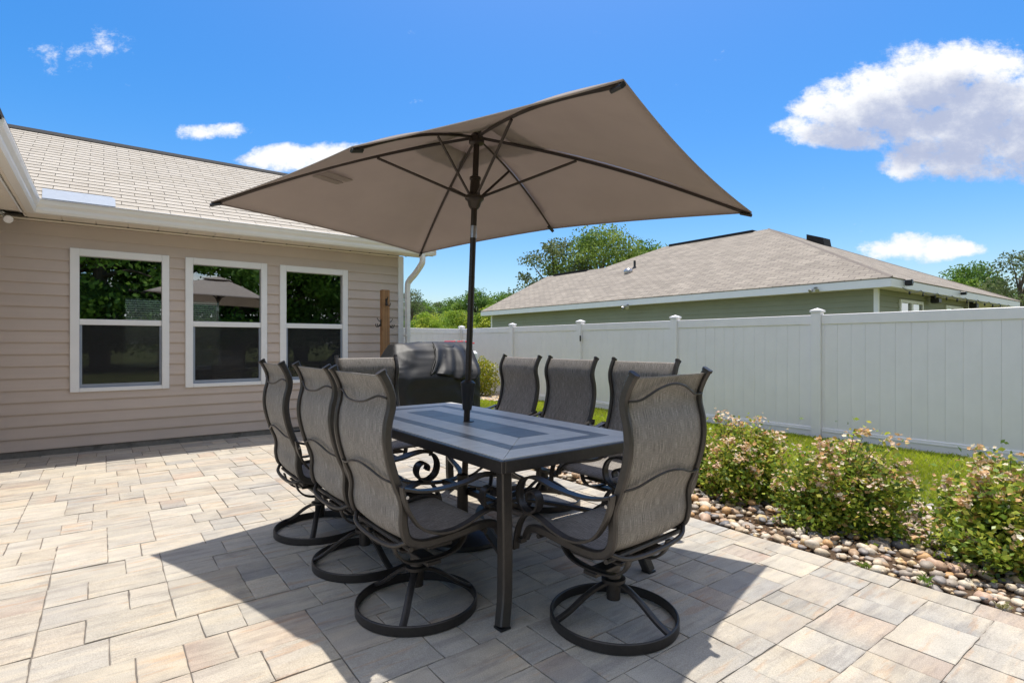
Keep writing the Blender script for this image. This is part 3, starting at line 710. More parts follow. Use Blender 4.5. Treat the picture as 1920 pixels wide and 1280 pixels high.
    fl.add([fp(x0, s0, hh), fp(x1, s0, hh), fp(x1, s1*.78, hh), fp(x1-.03, s1, hh), fp(x0-.02, s1, hh), fp(x0, s0, hh+.004), fp(x1, s0, hh+.004), fp(x1, s1*.78, hh+.004), fp(x1-.03, s1, hh+.004), fp(x0-.02, s1, hh+.004)],
           [(4,3,2,1,0), (5,6,7,8,9), (0,1,6,5), (1,2,7,6), (2,3,8,7), (3,4,9,8), (4,0,5,9)])
    fl.obj('flashing', MATS['flash'], roof)
    # downspout
    path = catmull([(3.80, 7.29, 2.52), (3.80, 7.29, 2.44), (3.80, 7.32, 2.38), (3.775, 7.48, 2.25), (3.735, 7.60, 2.15), (3.715, 7.62, 2.05), (3.715, 7.62, 1.6), (3.715, 7.62, .10)], 6)
    ds = MB().sweep(path, rrect(.062, .082, .006), (1, 0, 0)).obj('downspout', MATS['gutter'], H, angle=35)
    MB().box(3.67, 3.76, 7.575, 7.67, 1.30, 1.325).obj('strap', MATS['gutter'], ds)
house()
def flood(name, label, loc, rz, parent_z=0, two=True, m='plastic_white', group=None, s=1.0):
    t = thing(name, label, 'floodlight', loc, rz, group); t.scale = (s, s, s)
    MB().lathe([(.045, -.012), (.05, -.006), (.05, 0)], 16).obj('mount', MATS[m], t)
    for k in ((-1, 1) if two else (1,)):
        MB().tube([(0, .0, -.01), (k*.03, -.02, -.04), (k*.05, -.035, -.06)], .008, 6).obj('bracket', MATS[m], t)
        h = MB(); h.lathe([(.018, .0), (.03, .012), (.042, .05), (.05, .085), (.05, .09)], 16)
        o = h.obj('lamp_head', MATS[m], t, angle=40); o.location = (k*.055, -.04, -.065); o.rotation_euler = (R(115), 0, R(k*25))
        d = MB().lathe([(.046, .086), (.044, .0915)], 16).obj('lens', MATS['steel'], o)
    return t
flood('floodlight', 'white twin floodlight under the soffit at the left edge', W(-.84, 7.50, 2.525), HROT, s=.8)
# ================================================================== wooden post with hooks
def hook_post():
    p = thing('hook_post', 'reddish wooden post with black hooks standing before the house wall', 'post', W(3.26, 7.42, 0), HROT)
    MB().box(-.058, .058, -.045, .045, -.05, 1.97, .006).obj('timber', MATS['wood'], p)
    for (x, y, z, a) in ((.0, -.047, 1.79, 0), (-.06, .0, 1.49, -90), (.06, .0, 1.48, 90)):
        h = MB(); h.box(-.014, .014, -.008, .0, -.05, .05, .003)
        for s in (-1, 1): h.tube(catmull([(0, -.006, -.01), (s*.018, -.03, -.045), (s*.028, -.055, -.055), (s*.032, -.068, -.03), (s*.034, -.07, -.012)], 4), .0065, 6)
        h.tube(catmull([(0, -.006, .02), (0, -.03, .03), (0, -.05, .055), (0, -.06, .075)], 4), .006, 6)
        o = h.obj('hook', MATS['metal'], p); o.location = (x, y, z); o.rotation_euler = (0, 0, R(a))
hook_post()
# ================================================================== fence
def fence():
    F = thing('vinyl_fence', 'tall white vinyl privacy fence running along the lawn', 'fence', (0,0,0), HROT)
    FU = 8.1; pv = [3.575-2.40*k for k in (2, 1)]+[3.575+2.40*k for k in range(5)]
    zb = -.14; zt = 1.60
    bw = .1715; bm = MB().box(-.011, .011, .0008, bw-.0008, 0, zt-.11-(zb+.10), .0014).mesh('board')
    cap = MB().add([(-.075,-.075,0),(.075,-.075,0),(.075,.075,0),(-.075,.075,0),(-.075,-.075,.028),(.075,-.075,.028),(.075,.075,.028),(-.075,.075,.028),(0,0,.062)],
                   [(0,3,2,1),(0,1,5,4),(1,2,6,5),(2,3,7,6),(3,0,4,7),(4,5,8),(5,6,8),(6,7,8),(7,4,8)]).mesh('post_cap')
    pm = MB().box(-.0635, .0635, -.0635, .0635, -.25, zt+.035, .004).mesh('post')
    def post(u, v, dz=0):
        o = link('post', pm, MATS['fence_white'], F); o.location = (u, v, dz); c = link('post_cap', cap, MATS['fence_white'], o); c.location = (0, 0, zt+.036)
    def panel(P, Q, top=None):
        """from P to Q (u,v) ; boards between rails"""
        du, dv = Q[0]-P[0], Q[1]-P[1]; L = math.hypot(du, dv); a = math.atan2(dv, du)-PI/2
        def put(me_or_mb, name, s, z, m=None):
            o = link(name, me_or_mb, MATS['fence_white'], F); o.location = (P[0]+du*s/L, P[1]+dv*s/L, z); o.rotation_euler = (0, 0, a); return o
        t = MB().box(-.025, .025, .064, L-.064, 0, .135, .005).mesh('top_rail'); put(t, 'top_rail', 0, zt-.135)
        b = MB().box(-.025, .025, .064, L-.064, 0, .135, .005); b.box(-.032, -.0255, .066, L-.066, .085, .105, .002); put(b.mesh('bottom_rail'), 'bottom_rail', 0, zb+.012)
        s = .075
        while s < L-.08:
            if s+bw > L-.06:
                e = L-.066-s
                if e > .02: put(MB().box(-.011, .011, .0008, e, 0, zt-.11-(zb+.10), .0014).mesh('board'), 'board', s, zb+.10)
                break
            put(bm, 'board', s, zb+.10); s += bw
    for v in pv: post(FU, v)
    for a, b in zip(pv, pv[1:]): panel((FU, a), (FU, b))
    ve = pv[-1]
    # return run towards the house, its last panel swooping up
    panel((FU, ve), (FU-2.4, ve)); 
    ub = FU-2.4; post(ub, ve)
    sw = MB(); n = 14; up = [(ub-.064-1.4*k/n, zt-.135, zt+.30*(.5-.5*math.cos(PI*min(1, k/n)))) for k in range(n+1)]
    for (u0, zl, z0), (u1, _, z1) in zip(up, up[1:]): sw.add([(u0, ve-.025, zl), (u1, ve-.025, zl), (u1, ve-.025, z1), (u0, ve-.025, z0), (u0, ve+.025, zl), (u1, ve+.025, zl), (u1, ve+.025, z1), (u0, ve+.025, z0)], [(0,3,2,1),(4,5,6,7),(0,1,5,4),(2,3,7,6),(1,2,6,5),(0,4,7,3)])
    sw.obj('swoop_rail', MATS['fence_white'], F)
    s = ub-.08
    for k in range(8):
        o = link('board', bm, MATS['fence_white'], F); o.location = (s, ve, zb+.10); o.rotation_euler = (0, 0, R(90)); s -= bw
    MB().box(ub-1.464, ub-.064, ve-.024, ve+.024, zb+.012, zb+.147).obj('bottom_rail', MATS['fence_white'], F)
    post(ub-1.53, ve, .30)
    # latch on one post
    MB().box(-.018, -.006, -.02, .02, -.06, .06, .004).obj('latch', MATS['dark_plastic'], F).location = (FU-.066, pv[4]-.075, 1.30)
fence()
# ================================================================== neighbour's house
def neighbour():
    H = thing('neighbour_house', 'green clapboard house with tan hip roof beyond the white fence', 'house', (0,0,0), HROT)
    U0, V0, ZE = 13.3, 4.4, 2.60; pit = .47; a = 5.64; zr = ZE+a*pit
    wu, wv = U0+.38, V0+.38; zg = -.4; zw = ZE-.20
    core = MB().box(wu+.002, 24.2, 7.3, 19.7, zg, zw); core.box(wu+.002, 20.4, wv+.002, 7.3, zg, zw)
    wall = core.obj('wall', MATS['siding_green'], H)
    cs = .127; z = zw-cs*int((zw-zg)/cs)
    wins = [(14.93, 16.48), (18.27, 19.8)]
    while z < zw-.01:
        pr = siding_prof(cs)
        MB().prism([(wu+p[0], z+p[1]) for p in pr], 1, wv+.06, 19.66).obj('siding_board', MATS['siding_green'], wall)
        segs = [(wu+.06, 20.36)]
        if z+cs > 1.15 and z < 2.23:
            segs = [(wu+.06, 14.93), (16.48, 18.27), (19.8, 20.36)]
        for s in segs: MB().prism([(wv+p[0], z+p[1]) for p in pr], 0, s[0], s[1]).obj('siding_board', MATS['siding_green'], wall)
        z += cs
    MB().box(wu-.026, wu+.06, wv-.026, wv+.06, zg, zw).obj('corner_trim', MATS['white'], H)
    MB().box(20.36, 20.46, wv-.026, wv+.06, zg, zw).obj('corner_trim', MATS['white'], H)
    MB().box(wu-.026, wu+.06, 19.66, 19.76, zg, zw).obj('corner_trim', MATS['white'], H)
    for (x0, x1) in wins:
        f = MB(); z0, z1 = 1.15, 2.23
        for q in ((x0, x0+.07), ((x0+x1)/2-.06, (x0+x1)/2+.06), (x1-.07, x1)): f.box(q[0], q[1], wv-.05, wv+.03, z0, z1)
        f.box(x0+.071, x1-.071, wv-.049, wv+.03, z1-.07, z1); f.box(x0+.071, x1-.071, wv-.049, wv+.03, z0, z0+.06)
        w = f.obj('window', MATS['white'], H)
        for q in ((x0+.07, (x0+x1)/2-.06), ((x0+x1)/2+.06, x1-.07)):
            MB().box(q[0], q[1], wv-.012, wv-.004, z0+.06, z1-.07).obj('pane', MATS['glass'], w)
            for i in range(15): zz = z0+.09+i*.06; MB().box(q[0], q[1], wv-.002, wv+.0015, zz, zz+.042).obj('blind_slat', MATS['blind'], w)
    # porch column
    MB().box(24.0, 24.25, wv, wv+.25, zg, zw, .01).obj('porch_column', MATS['white'], H)
    # eaves
    sf = MB().box(U0+.02, wu-.027, V0+.02, 19.98, ZE-.20, ZE-.185); sf.box(wu-.027, 24.55, V0+.02, wv-.027, ZE-.20, ZE-.185); sf.box(wu, 24.55, wv, 19.6, ZE-.195, ZE-.185)
    sf.obj('soffit', MATS['cream'], H)
    MB().box(U0-.022, U0+.018, V0-.02, 20.0, ZE-.205, ZE-.02).obj('fascia', MATS['white'], H)
    MB().box(U0+.019, 24.6, V0-.022, V0+.018, ZE-.205, ZE-.02).obj('fascia', MATS['white'], H)
    # roof planes
    B = lambda u, v, z: (u, v, z)
    pk = (U0+a, V0+a, zr); re = (U0+a, 14.5, zr); dz = 1.8; wl = (U0+dz/pit, 14.5+(a-dz/pit), ZE+dz)
    we = (U0+dz/pit, 20.0, ZE+dz); e0 = (U0-.03, V0-.03, ZE-.018); e1 = (U0-.03, 20.0, ZE-.018); e2 = (U0+2*a, V0-.03, ZE-.018); wb = (U0+2*dz/pit, 20.0, ZE-.018); bk = (U0+2*a, 20.0, ZE-.018)
    mr = MB(); faces = [[e0, pk, re, wl, we, e1], [e0, e2, pk], [e2, bk, re, pk], [we, wl, (U0+2*dz/pit-.1, 17.9, ZE+.3), wb], [wl, re, bk, (U0+2*dz/pit-.1, 17.9, ZE+.3)]]
    roofm = bpy.data.meshes.new('roof'); VV = []; FF = []; UV = []
    for f in faces:
        n = len(VV); VV += f; FF.append(tuple(range(n, n+len(f))))
        p = [Vector(x) for x in f]; nrm = (p[1]-p[0]).cross(p[2]-p[0]).normalized()
        h = Vector((0,0,1)).cross(nrm).normalized(); s = nrm.cross(h)
        for x in p: UV.append((x.dot(h), x.dot(s)))
    roofm.from_pydata(VV, [], FF); uvl = roofm.uv_layers.new(name='UVMap'); uvl.data.foreach_set('uv', np.array(UV, dtype=np.float32).ravel())
    roof = link('roof', roofm, MATS['roof_far'], H)
    sm = roof.modifiers.new('thick', 'SOLIDIFY'); sm.thickness = .03; sm.offset = 0
    # gable end below the wing ridge
    MB().prism([(U0+.4, ZE-.2), (U0+2*dz/pit-.4, ZE-.2), (we[0], ZE+dz-.05)], 1, 19.70, 19.76).obj('gable', MATS['siding_green'], H)
    # hip caps, ridge vents
    def cap(p, q, w, m, nm, lift=.012):
        p, q = Vector(p), Vector(q); MB().sweep([p+Vector((0,0,lift)), q+Vector((0,0,lift))], [(-w, -.012), (-w*.5, .012), (w*.5, .012), (w, -.012)], None if abs((q-p).z) > .01 else (1,0,0)).obj(nm, m, roof)
    hip = mat('hip_cap', (.20,.17,.145), .95, noise=(8, .15))
    cap(e0, pk, .035, hip, 'hip_cap'); cap(e2, pk, .035, hip, 'hip_cap')
    MB().box(U0+a-.14, U0+a+.14, V0+a+.5, 14.2, zr-.04, zr+.05).obj('ridge_vent', MATS['ridge'], roof)
    MB().box(wl[0]-.14, wl[0]+.14, wl[1]+.9, 19.4, wl[2]-.04, wl[2]+.05).obj('ridge_vent', MATS['ridge'], roof)
    # vent pipe, metal cap and box vent
    def onroof(px, py):
        X = (px-960)/1020; Z = (643-py)/1020   # ray; front plane: z = ZE + (u-U0)*pit
        k = CA*X+SA; Y = (ZE-1.2-U0*pit)/(Z-k*pit); return (k*Y, (-SA*X+CA)*Y, 1.2+Z*Y)
    q = onroof(1190, 503); MB().cyl(q[0], q[1], q[2]-.05, q[2]+.30, .045).obj('vent_pipe', MATS['dark_plastic'], roof); MB().lathe([(.13, -.05), (.06, .06)], 14, q).obj('pipe_boot', MATS['dark_plastic'], roof)
    q = onroof(1178, 512); MB().lathe([(.10, -.10), (.16, .02), (.17, .10), (.10, .17), (.02, .18)], 16, q).obj('vent_cap', MATS['steel'], roof, smooth=True)
    vx, vy = U0+a+1.1, V0+a-1.25; vz = ZE+(vy-V0)*pit
    MB().prism([(vy-.3, vz-.16), (vy+.3, vz+.14), (vy+.3, vz+.36), (vy-.24, vz+.16)], 0, vx-.28, vx+.28).obj('box_vent', MATS['ridge'], roof)
    return (U0, V0, ZE)
NB = neighbour()
flood('floodlight', 'small floodlight on the long fascia of the green house', W(13.27, 11.6, 2.42), HROT-PI/2, m='steel', s=1.15)
flood('floodlight', 'small grey floodlight near the corner of the green house', W(13.27, 5.9, 2.50), HROT-PI/2, m='steel', s=.9)
def speaker(u, label):
    t = thing('outdoor_speaker', label, 'speaker', W(u, 4.60, 2.28), HROT, 'speakers under the green house eaves')
    MB().box(-.12, .12, -.10, .08, -.07, .07, .02).obj('cabinet', MATS['dark_plastic'], t); MB().box(-.02, .02, .0, .10, .07, .12).obj('bracket', MATS['dark_plastic'], t)
speaker(16.9, 'black outdoor speaker between the two windows of the green house'); speaker(20.2, 'black outdoor speaker at the far end of the green wall')
def camera_box():
    t = thing('security_camera', 'black security camera on the corner fascia of the green house', 'camera', W(14.05, 4.33, 2.52), HROT)
    MB().box(-.055, .055, -.10, .03, -.07, .07, .015).obj('housing', MATS['dark_plastic'], t); MB().cyl(0, -.102, -.02, .02, .025).obj('lens', MATS['steel'], t)
    t = thing('security_camera', 'small black camera further along the end fascia of the green house', 'camera', W(18.0, 4.33, 2.50), HROT)
    MB().box(-.045, .045, -.09, .03, -.04, .05, .012).obj('housing', MATS['dark_plastic'], t); MB().cyl(0, -.092, -.02, .02, .02).obj('lens', MATS['steel'], t)
camera_box()
def string_lights():
    t = thing('string_lights', 'string of small dark bulbs hanging under the green house end eave', 'string lights', W(13.8, 4.36, 2.38), HROT)
    pts = []; n = 9; Lx = 10.2
    for k in range(n):
        for i in range(6): s = i/6; pts.append(((k+s)*Lx/n, -.02, .02-.07*4*s*(1-s)))
    MB().tube(pts, .008, 4).obj('cord', MATS['dark_plastic'], t)
    for k in range(12):
        x = (k+.5)*Lx/12; o = MB().lathe([(.012, .0), (.014, -.03), (.024, -.05), (.018, -.075), (.004, -.085)], 8).obj('bulb', MATS['dark_plastic'], t); o.location = (x, -.02, -.03)
string_lights()
# ================================================================== dining table
TC = (1.818, 2.874); TW, TL, TZ = 1.00, 2.09, .710
def table():
    T = thing('dining_table', 'long patio dining table with grey tile top and dark metal frame', 'table', W(TC[0], TC[1], 0), HROT)
    a, b = TW/2, TL/2
    fr = MB()
    for s in (-1, 1):
        fr.box(s*a-.02 if s > 0 else -a, a if s > 0 else -a+.02, -b, b, TZ-.055, TZ-.001, .003)
        fr.box(-a+.0205, a-.0205, b-.02 if s > 0 else -b, b if s > 0 else -b+.02, TZ-.055, TZ-.0012, .003)
    fr.obj('frame', MATS['bronze'], T)
    MB().box(-a+.021, a-.021, -b+.021, b-.021, TZ-.022, TZ-.010).obj('tile_bed', MATS['grout'], T)
    top = bpy.data.objects['tile_bed']
    gl = lambda: tuple(np.array((.68,.63,.555))*random.uniform(.94, 1.06)*np.array([1, 1, 1.0]))
    gd = lambda: tuple(np.array((.22,.207,.188))*random.uniform(.85, 1.2))
    def tile(poly, dark=False):
        m = MB(); c = gd() if dark else gl(); n = len(poly); cx = sum(p[0] for p in poly)/n; cy = sum(p[1] for p in poly)/n; g = .0011
        def sh(p, d): v = Vector((cx-p[0], cy-p[1])); v = v.normalized()*d; return (p[0]+v.x, p[1]+v.y)
        P = [sh(p, g*1.4) for p in poly]; Qp = [sh(p, g*1.4+.0018) for p in poly]
        V = [(x, y, TZ-.010) for x, y in P]+[(x, y, TZ+.0012) for x, y in P]+[(x, y, TZ+.002) for x, y in Qp]
        F = [(i, (i+1) % n, n+(i+1) % n, n+i) for i in range(n)]+[(n+i, n+(i+1) % n, 2*n+(i+1) % n, 2*n+i) for i in range(n)]+[tuple(range(2*n, 3*n))]
        m.add(V, F, c).obj('tile', MATS['tile_dark' if dark else 'tile_light'], top)
    def ring(x0, y0, w, nx, ny, dark):
        """mitred frame of tiles from half-extents x0,y0 inwards by w"""
        x1, y1 = x0-w, y0-w
        for s in (-1, 1):
            e = [(-x0)+2*x0*i/nx for i in range(nx+1)]; f = [max(-x1, min(x1, q)) for q in e]
            for i in range(nx): tile([(e[i], s*y0), (e[i+1], s*y0), (f[i+1], s*y1), (f[i], s*y1)][::s], dark)
            e = [(-y0)+2*y0*i/ny for i in range(ny+1)]; f = [max(-y1, min(y1, q)) for q in e]
            for i in range(ny): tile([(s*x0, e[i]), (s*x0, e[i+1]), (s*x1, f[i+1]), (s*x1, f[i])][::-s], dark)
    X, Y = a-.0215, b-.0215
    ring(X, Y, .150, 3, 7, False); ring(X-.150, Y-.150, .072, 4, 12, True); ring(X-.222, Y-.222, X-.222-.105, 1, 5, False)
    cx, cy = .105, Y-.222-(X-.222-.105); n = 4
    for i in range(n):
        y0 = -cy+2*cy*i/n; tile([(-cx, y0), (cx, y0), (cx, y0+2*cy/n), (-cx, y0+2*cy/n)], True)
    MB().lathe([(.034, TZ+.0005), (.034, TZ+.006), (.026, TZ+.007)], 24).obj('umbrella_ring', MATS['metal'], T)
    # sabre legs
    for sx in (-1, 1):
        for sy in (-1, 1):
            pth = catmull([(sx*(a-.045), sy*(b-.045), TZ-.054), (sx*(a-.05), sy*(b-.05), .55), (sx*(a-.062), sy*(b-.062), .30), (sx*(a-.055), sy*(b-.055), .12), (sx*(a-.025), sy*(b-.03), .008)], 5)
            leg = MB().sweep(pth, rrect(.052, .052, .006), (1, 0, 0)).obj('leg', MATS['bronze'], T, angle=40)
            MB().box(sx*(a-.025)-.026, sx*(a-.025)+.026, sy*(b-.03)-.026, sy*(b-.03)+.026, .0, .009).obj('foot_pad', MATS['dark_plastic'], leg)
    # stretchers
    for sy in (-1, 1): MB().sweep(catmull([(-a+.07, sy*(b-.07), .27), (-.2, sy*.42, .28), (0, sy*.30, .28), (.2, sy*.42, .28), (a-.07, sy*(b-.07), .27)], 6), rrect(.018, .04, .003), (0, 0, 1)).obj('stretcher', MATS['bronze'], T, angle=40)
    MB().box(-.02, .02, -.30, .30, .262, .298, .003).obj('stretcher', MATS['bronze'], T)
    for sy in (-1, 1): MB().box(-a+.02, a-.02, sy*.45-.02, sy*.45+.02, TZ-.052, TZ-.024).obj('cross_rail', MATS['bronze'], T)
table()
# ================================================================== chairs
RAIL = catmull([(-.292, 1.082), (-.269, 1.040), (-.252, .992), (-.252, .945), (-.266, .885), (-.270, .815), (-.257, .735), (-.231, .650), (-.206, .590), (-.198, .540), (-.200, .480), (-.182, .418), (-.128, .388), (-.05, .384), (.06, .392), (.15, .402), (.215, .402), (.255, .385), (.275, .350)], 5)
def chair_proto():
    T = thing('swivel_chair', 'x', 'chair')
    HW = .262
    for s in (-1, 1):
        MB().sweep([(p[0], s*HW, p[1]) for p in RAIL], rrect(.025, .037, .007), (0, 1, 0)).obj('side_rail', MATS['bronze'], T, angle=40)
        p, q = Vector((RAIL[0][0], s*HW, RAIL[0][1])), Vector((RAIL[1][0], s*HW, RAIL[1][1])); d = (p-q).normalized()
        MB().sweep([p-d*.002, p+d*.010], rrect(.029, .041, .006), (0, 1, 0)).obj('end_cap', MATS['metal'], T)
    # sling
    n = len(RAIL); i0, i1 = 1, n-4; pr = RAIL[i0:i1]
    acc = [0.0]
    for a, b in zip(pr, pr[1:]): acc.append(acc[-1]+math.hypot(a[0]-b[0], a[1]-b[1]))
    nrm = []
    for i in range(len(pr)):
        a, b = pr[max(i-1, 0)], pr[min(i+1, len(pr)-1)]; t = Vector((b[0]-a[0], b[1]-a[1])).normalized(); nrm.append((-t.y, t.x))   # points to the front / up
    NV = 10; w = HW-.010
    def fn(i, j):
        k = round(i*(len(pr)-1)); y = -w+2*w*j; q = 1-(2*j-1)**2; d = -.013*q*math.sin(PI*min(1, max(0, i)))-.002
        return (pr[k][0]+nrm[k][0]*d, y, pr[k][1]+nrm[k][1]*d)
    m = MB().grid(fn, len(pr)-1, NV, -.0025)
    me = m.mesh('sling', smooth=True); uvl = me.uv_layers.new(name='UVMap'); nvert = len(pr)*(NV+1)
    uv = np.zeros((len(me.loops), 2), np.float32)
    for l in me.loops:
        k = l.vertex_index % nvert; uv[l.index] = ((k % (NV+1))/NV*2*w, acc[k//(NV+1)])
    uvl.data.foreach_set('uv', uv.ravel()); link('sling', me, MATS['sling'], T)
    # seam piping along the sling's sides
    # curved back bars
    def at(z):
        for a, b in zip(RAIL, RAIL[1:]):
            if a[1] >= z >= b[1]: t = (a[1]-z)/(a[1]-b[1]+1e-9); return a[0]+(b[0]-a[0])*t
        return RAIL[0][0]
    for z0, rise, nm in ((.985, .055, 'back_bar'), (.655, .040, 'back_bar'), (.985, -.030, 'sagging_bar')):
        pts = catmull([(at(z0)-.018, -HW, z0), (at(z0)-.026, -HW*.72, z0+.004), (at(z0)-.040, -HW*.36, z0+rise*.75), (at(z0)-.044, 0, z0+rise), (at(z0)-.040, HW*.36, z0+rise*.75), (at(z0)-.026, HW*.72, z0+.004), (at(z0)-.018, HW, z0)], 5)
        pts = [(min(p[0], at(p[2])-.020) if abs(p[1]) < HW*.9 else p[0], p[1], p[2]) for p in pts]
        MB().sweep(pts, rrect(.009, .008, .002), (0, 0, 1)).obj(nm, MATS['metal'], T, angle=45)
    sag = bpy.data.objects['sagging_bar']; global SAG; SAG = sag.data; bpy.data.objects.remove(sag)
    # cross bars under the seat
    for f, z in ((-.165, .372), (.20, .372)): MB().tube([(f, -HW, z), (f, HW, z)], .011, 8).obj('seat_bar', MATS['bronze'], T, smooth=False)
    MB().tube(catmull([(-.180, -HW, .405), (-.212, -HW*.7, .375), (-.216, 0, .362), (-.212, HW*.7, .375), (-.180, HW, .405)], 5), .010, 8).obj('seat_bar', MATS['bronze'], T, smooth=True)
    # arms with scroll ends
    sc = [(-.222, .632), (-.15, .612), (-.06, .604), (.06, .612), (.14, .628), (.20, .632), (.252, .612), (.278, .565), (.268, .512), (.226, .482), (.180, .490), (.156, .526), (.166, .562), (.196, .574), (.220, .556), (.216, .532)]
    lo = [(-.224, .640), (-.214, .590), (-.190, .530), (-.145, .468), (-.078, .432), (.0, .424), (.08, .440), (.15, .466), (.205, .474), (.250, .452), (.283, .400), (.298, .340), (.302, .300)]
    for s in (-1, 1):
        y = s*(HW+.034)
        arm = MB().sweep([(p[0], y, p[1]) for p in catmull(sc, 5)], [(-.020, -.004), (-.012, -.006), (-.006, -.0045), (.006, -.0045), (.012, -.006), (.020, -.004), (.020, .005), (-.020, .005)], (0, 1, 0)).obj('arm', MATS['metal'], T, angle=40)
        sup = MB().sweep([(p[0], y, p[1]) for p in catmull(lo, 5)], [(-.017, -.004), (-.010, -.006), (-.005, -.0045), (.005, -.0045), (.010, -.006), (.017, -.004), (.017, .005), (-.017, .005)], (0, 1, 0)).obj('arm_support', MATS['bronze'], T, angle=40)
        MB().box(.270, .305, min(y, s*HW), max(y, s*HW), .330, .348).obj('arm_bracket', MATS['bronze'], T)
        b = MB().tube([(-.208, s*HW, .60), (-.208, y+s*.02, .60)], .007, 8); b.obj('bolt', MATS['steel'], T)
    # swivel mechanism
    MB().box(-.15, .15, -.15, .15, .318, .330, .003).obj('spring_plate', MATS['metal'], T)
    for s in (-1, 1):
        MB().sweep(catmull([(-.185, s*.135, .365), (-.165, s*.135, .31), (-.11, s*.135, .268), (0, s*.135, .256), (.11, s*.135, .268), (.165, s*.135, .31), (.185, s*.135, .365)], 4), rrect(.035, .010, .002), (0, 1, 0)).obj('rocker_bracket', MATS['bronze'], T, angle=45)
        MB().box(-.06, .06, s*.2-.012, s*.2+.012, .330, .362, .003).obj('spring_block', MATS['metal'], T)
    MB().box(-.035, .035, -.16, .16, .236, .254, .003).obj('cross_arm', MATS['bronze'], T)
    MB().lathe([(.030, .095), (.030, .165), (.052, .172), (.052, .186), (.034, .190), (.030, .236)], 20).obj('swivel_post', MATS['metal'], T, angle=35)
    MB().sweep([(.270*math.cos(2*PI*i/56), .270*math.sin(2*PI*i/56), .026) for i in range(56)], rrect(.012, .050, .003), None, True) if False else None
    ring = MB(); k = 64; pf = [(.263, .004), (.263, .041), (.267, .045), (.271, .045), (.275, .041), (.275, .004), (.271, .001), (.267, .001)]
    V = [(r*math.cos(2*PI*i/k), r*math.sin(2*PI*i/k), z) for i in range(k) for r, z in pf]; m8 = len(pf)
    ring.add(V, [(i*m8+j, ((i+1) % k)*m8+j, ((i+1) % k)*m8+(j+1) % m8, i*m8+(j+1) % m8) for i in range(k) for j in range(m8)])
    ring.obj('base_ring', MATS['metal'], T, angle=40)
    lm = MB().sweep(catmull([(.026, 0, .168), (.07, 0, .156), (.13, 0, .122), (.20, 0, .070), (.245, 0, .044), (.263, 0, .036)], 4), [(-.015, -.006), (-.006, -.010), (.006, -.010), (.015, -.006), (.015, .006), (.006, .010), (-.006, .010), (-.015, .006)], (0, 1, 0)).mesh('base_leg', angle=40)
    for i in range(3): o = link('base_leg', lm, MATS['metal'], T); o.rotation_euler = (0, 0, i*2*PI/3)
    return T
FU_ = HROT; FV_ = HROT+PI/2
CH = [ # u, v, facing, base turn, label
    (1.146, 2.253, FU_+R(1), R(267), 'swivel chair nearest the camera on the left side of the table'),
    (1.147, 2.877, FU_+R(0), R(75), 'middle swivel chair on the left, house-facing side of the table'),
    (1.108, 3.531, FU_-R(1), R(280), 'leftmost swivel chair, farthest of the three on the table left side'),
    (1.768, 1.624, FV_+R(5), R(76), 'large foreground swivel chair at the near end of the table, back turned'),
    (2.655, 2.41, FU_+PI+R(3), R(20), 'swivel chair on the fence side partly hidden by the foreground chair'),
    (2.655, 3.14, FU_+PI, R(0), 'middle swivel chair on the fence side of the table'),
    (2.655, 3.80, FU_+PI-R(2), R(25), 'swivel chair on the fence side nearest the umbrella pole'),
    (1.80, 4.18, FV_+PI, R(10), 'swivel chair at the far end of the table before the covered grill')]
proto = chair_proto()
chairs = [proto]+[copy_tree(proto) for _ in CH[1:]]
for i, (u, v, fa, bt, lab) in enumerate(CH):
    c = chairs[i]
    c.location = W(u, v, 0); c.rotation_euler = (0, 0, fa); c['label'] = lab; c['category'] = 'chair'; c['group'] = 'swivel chairs round the table'
    bars = [ch for ch in c.children if ch.name.startswith('back_bar')]
    if i < 3: max(bars, key=lambda b: max(v.co.z for v in b.data.vertices)).data = SAG
    for ch in c.children:
        if ch.name.startswith('base_leg'): ch.rotation_euler[2] += bt-fa
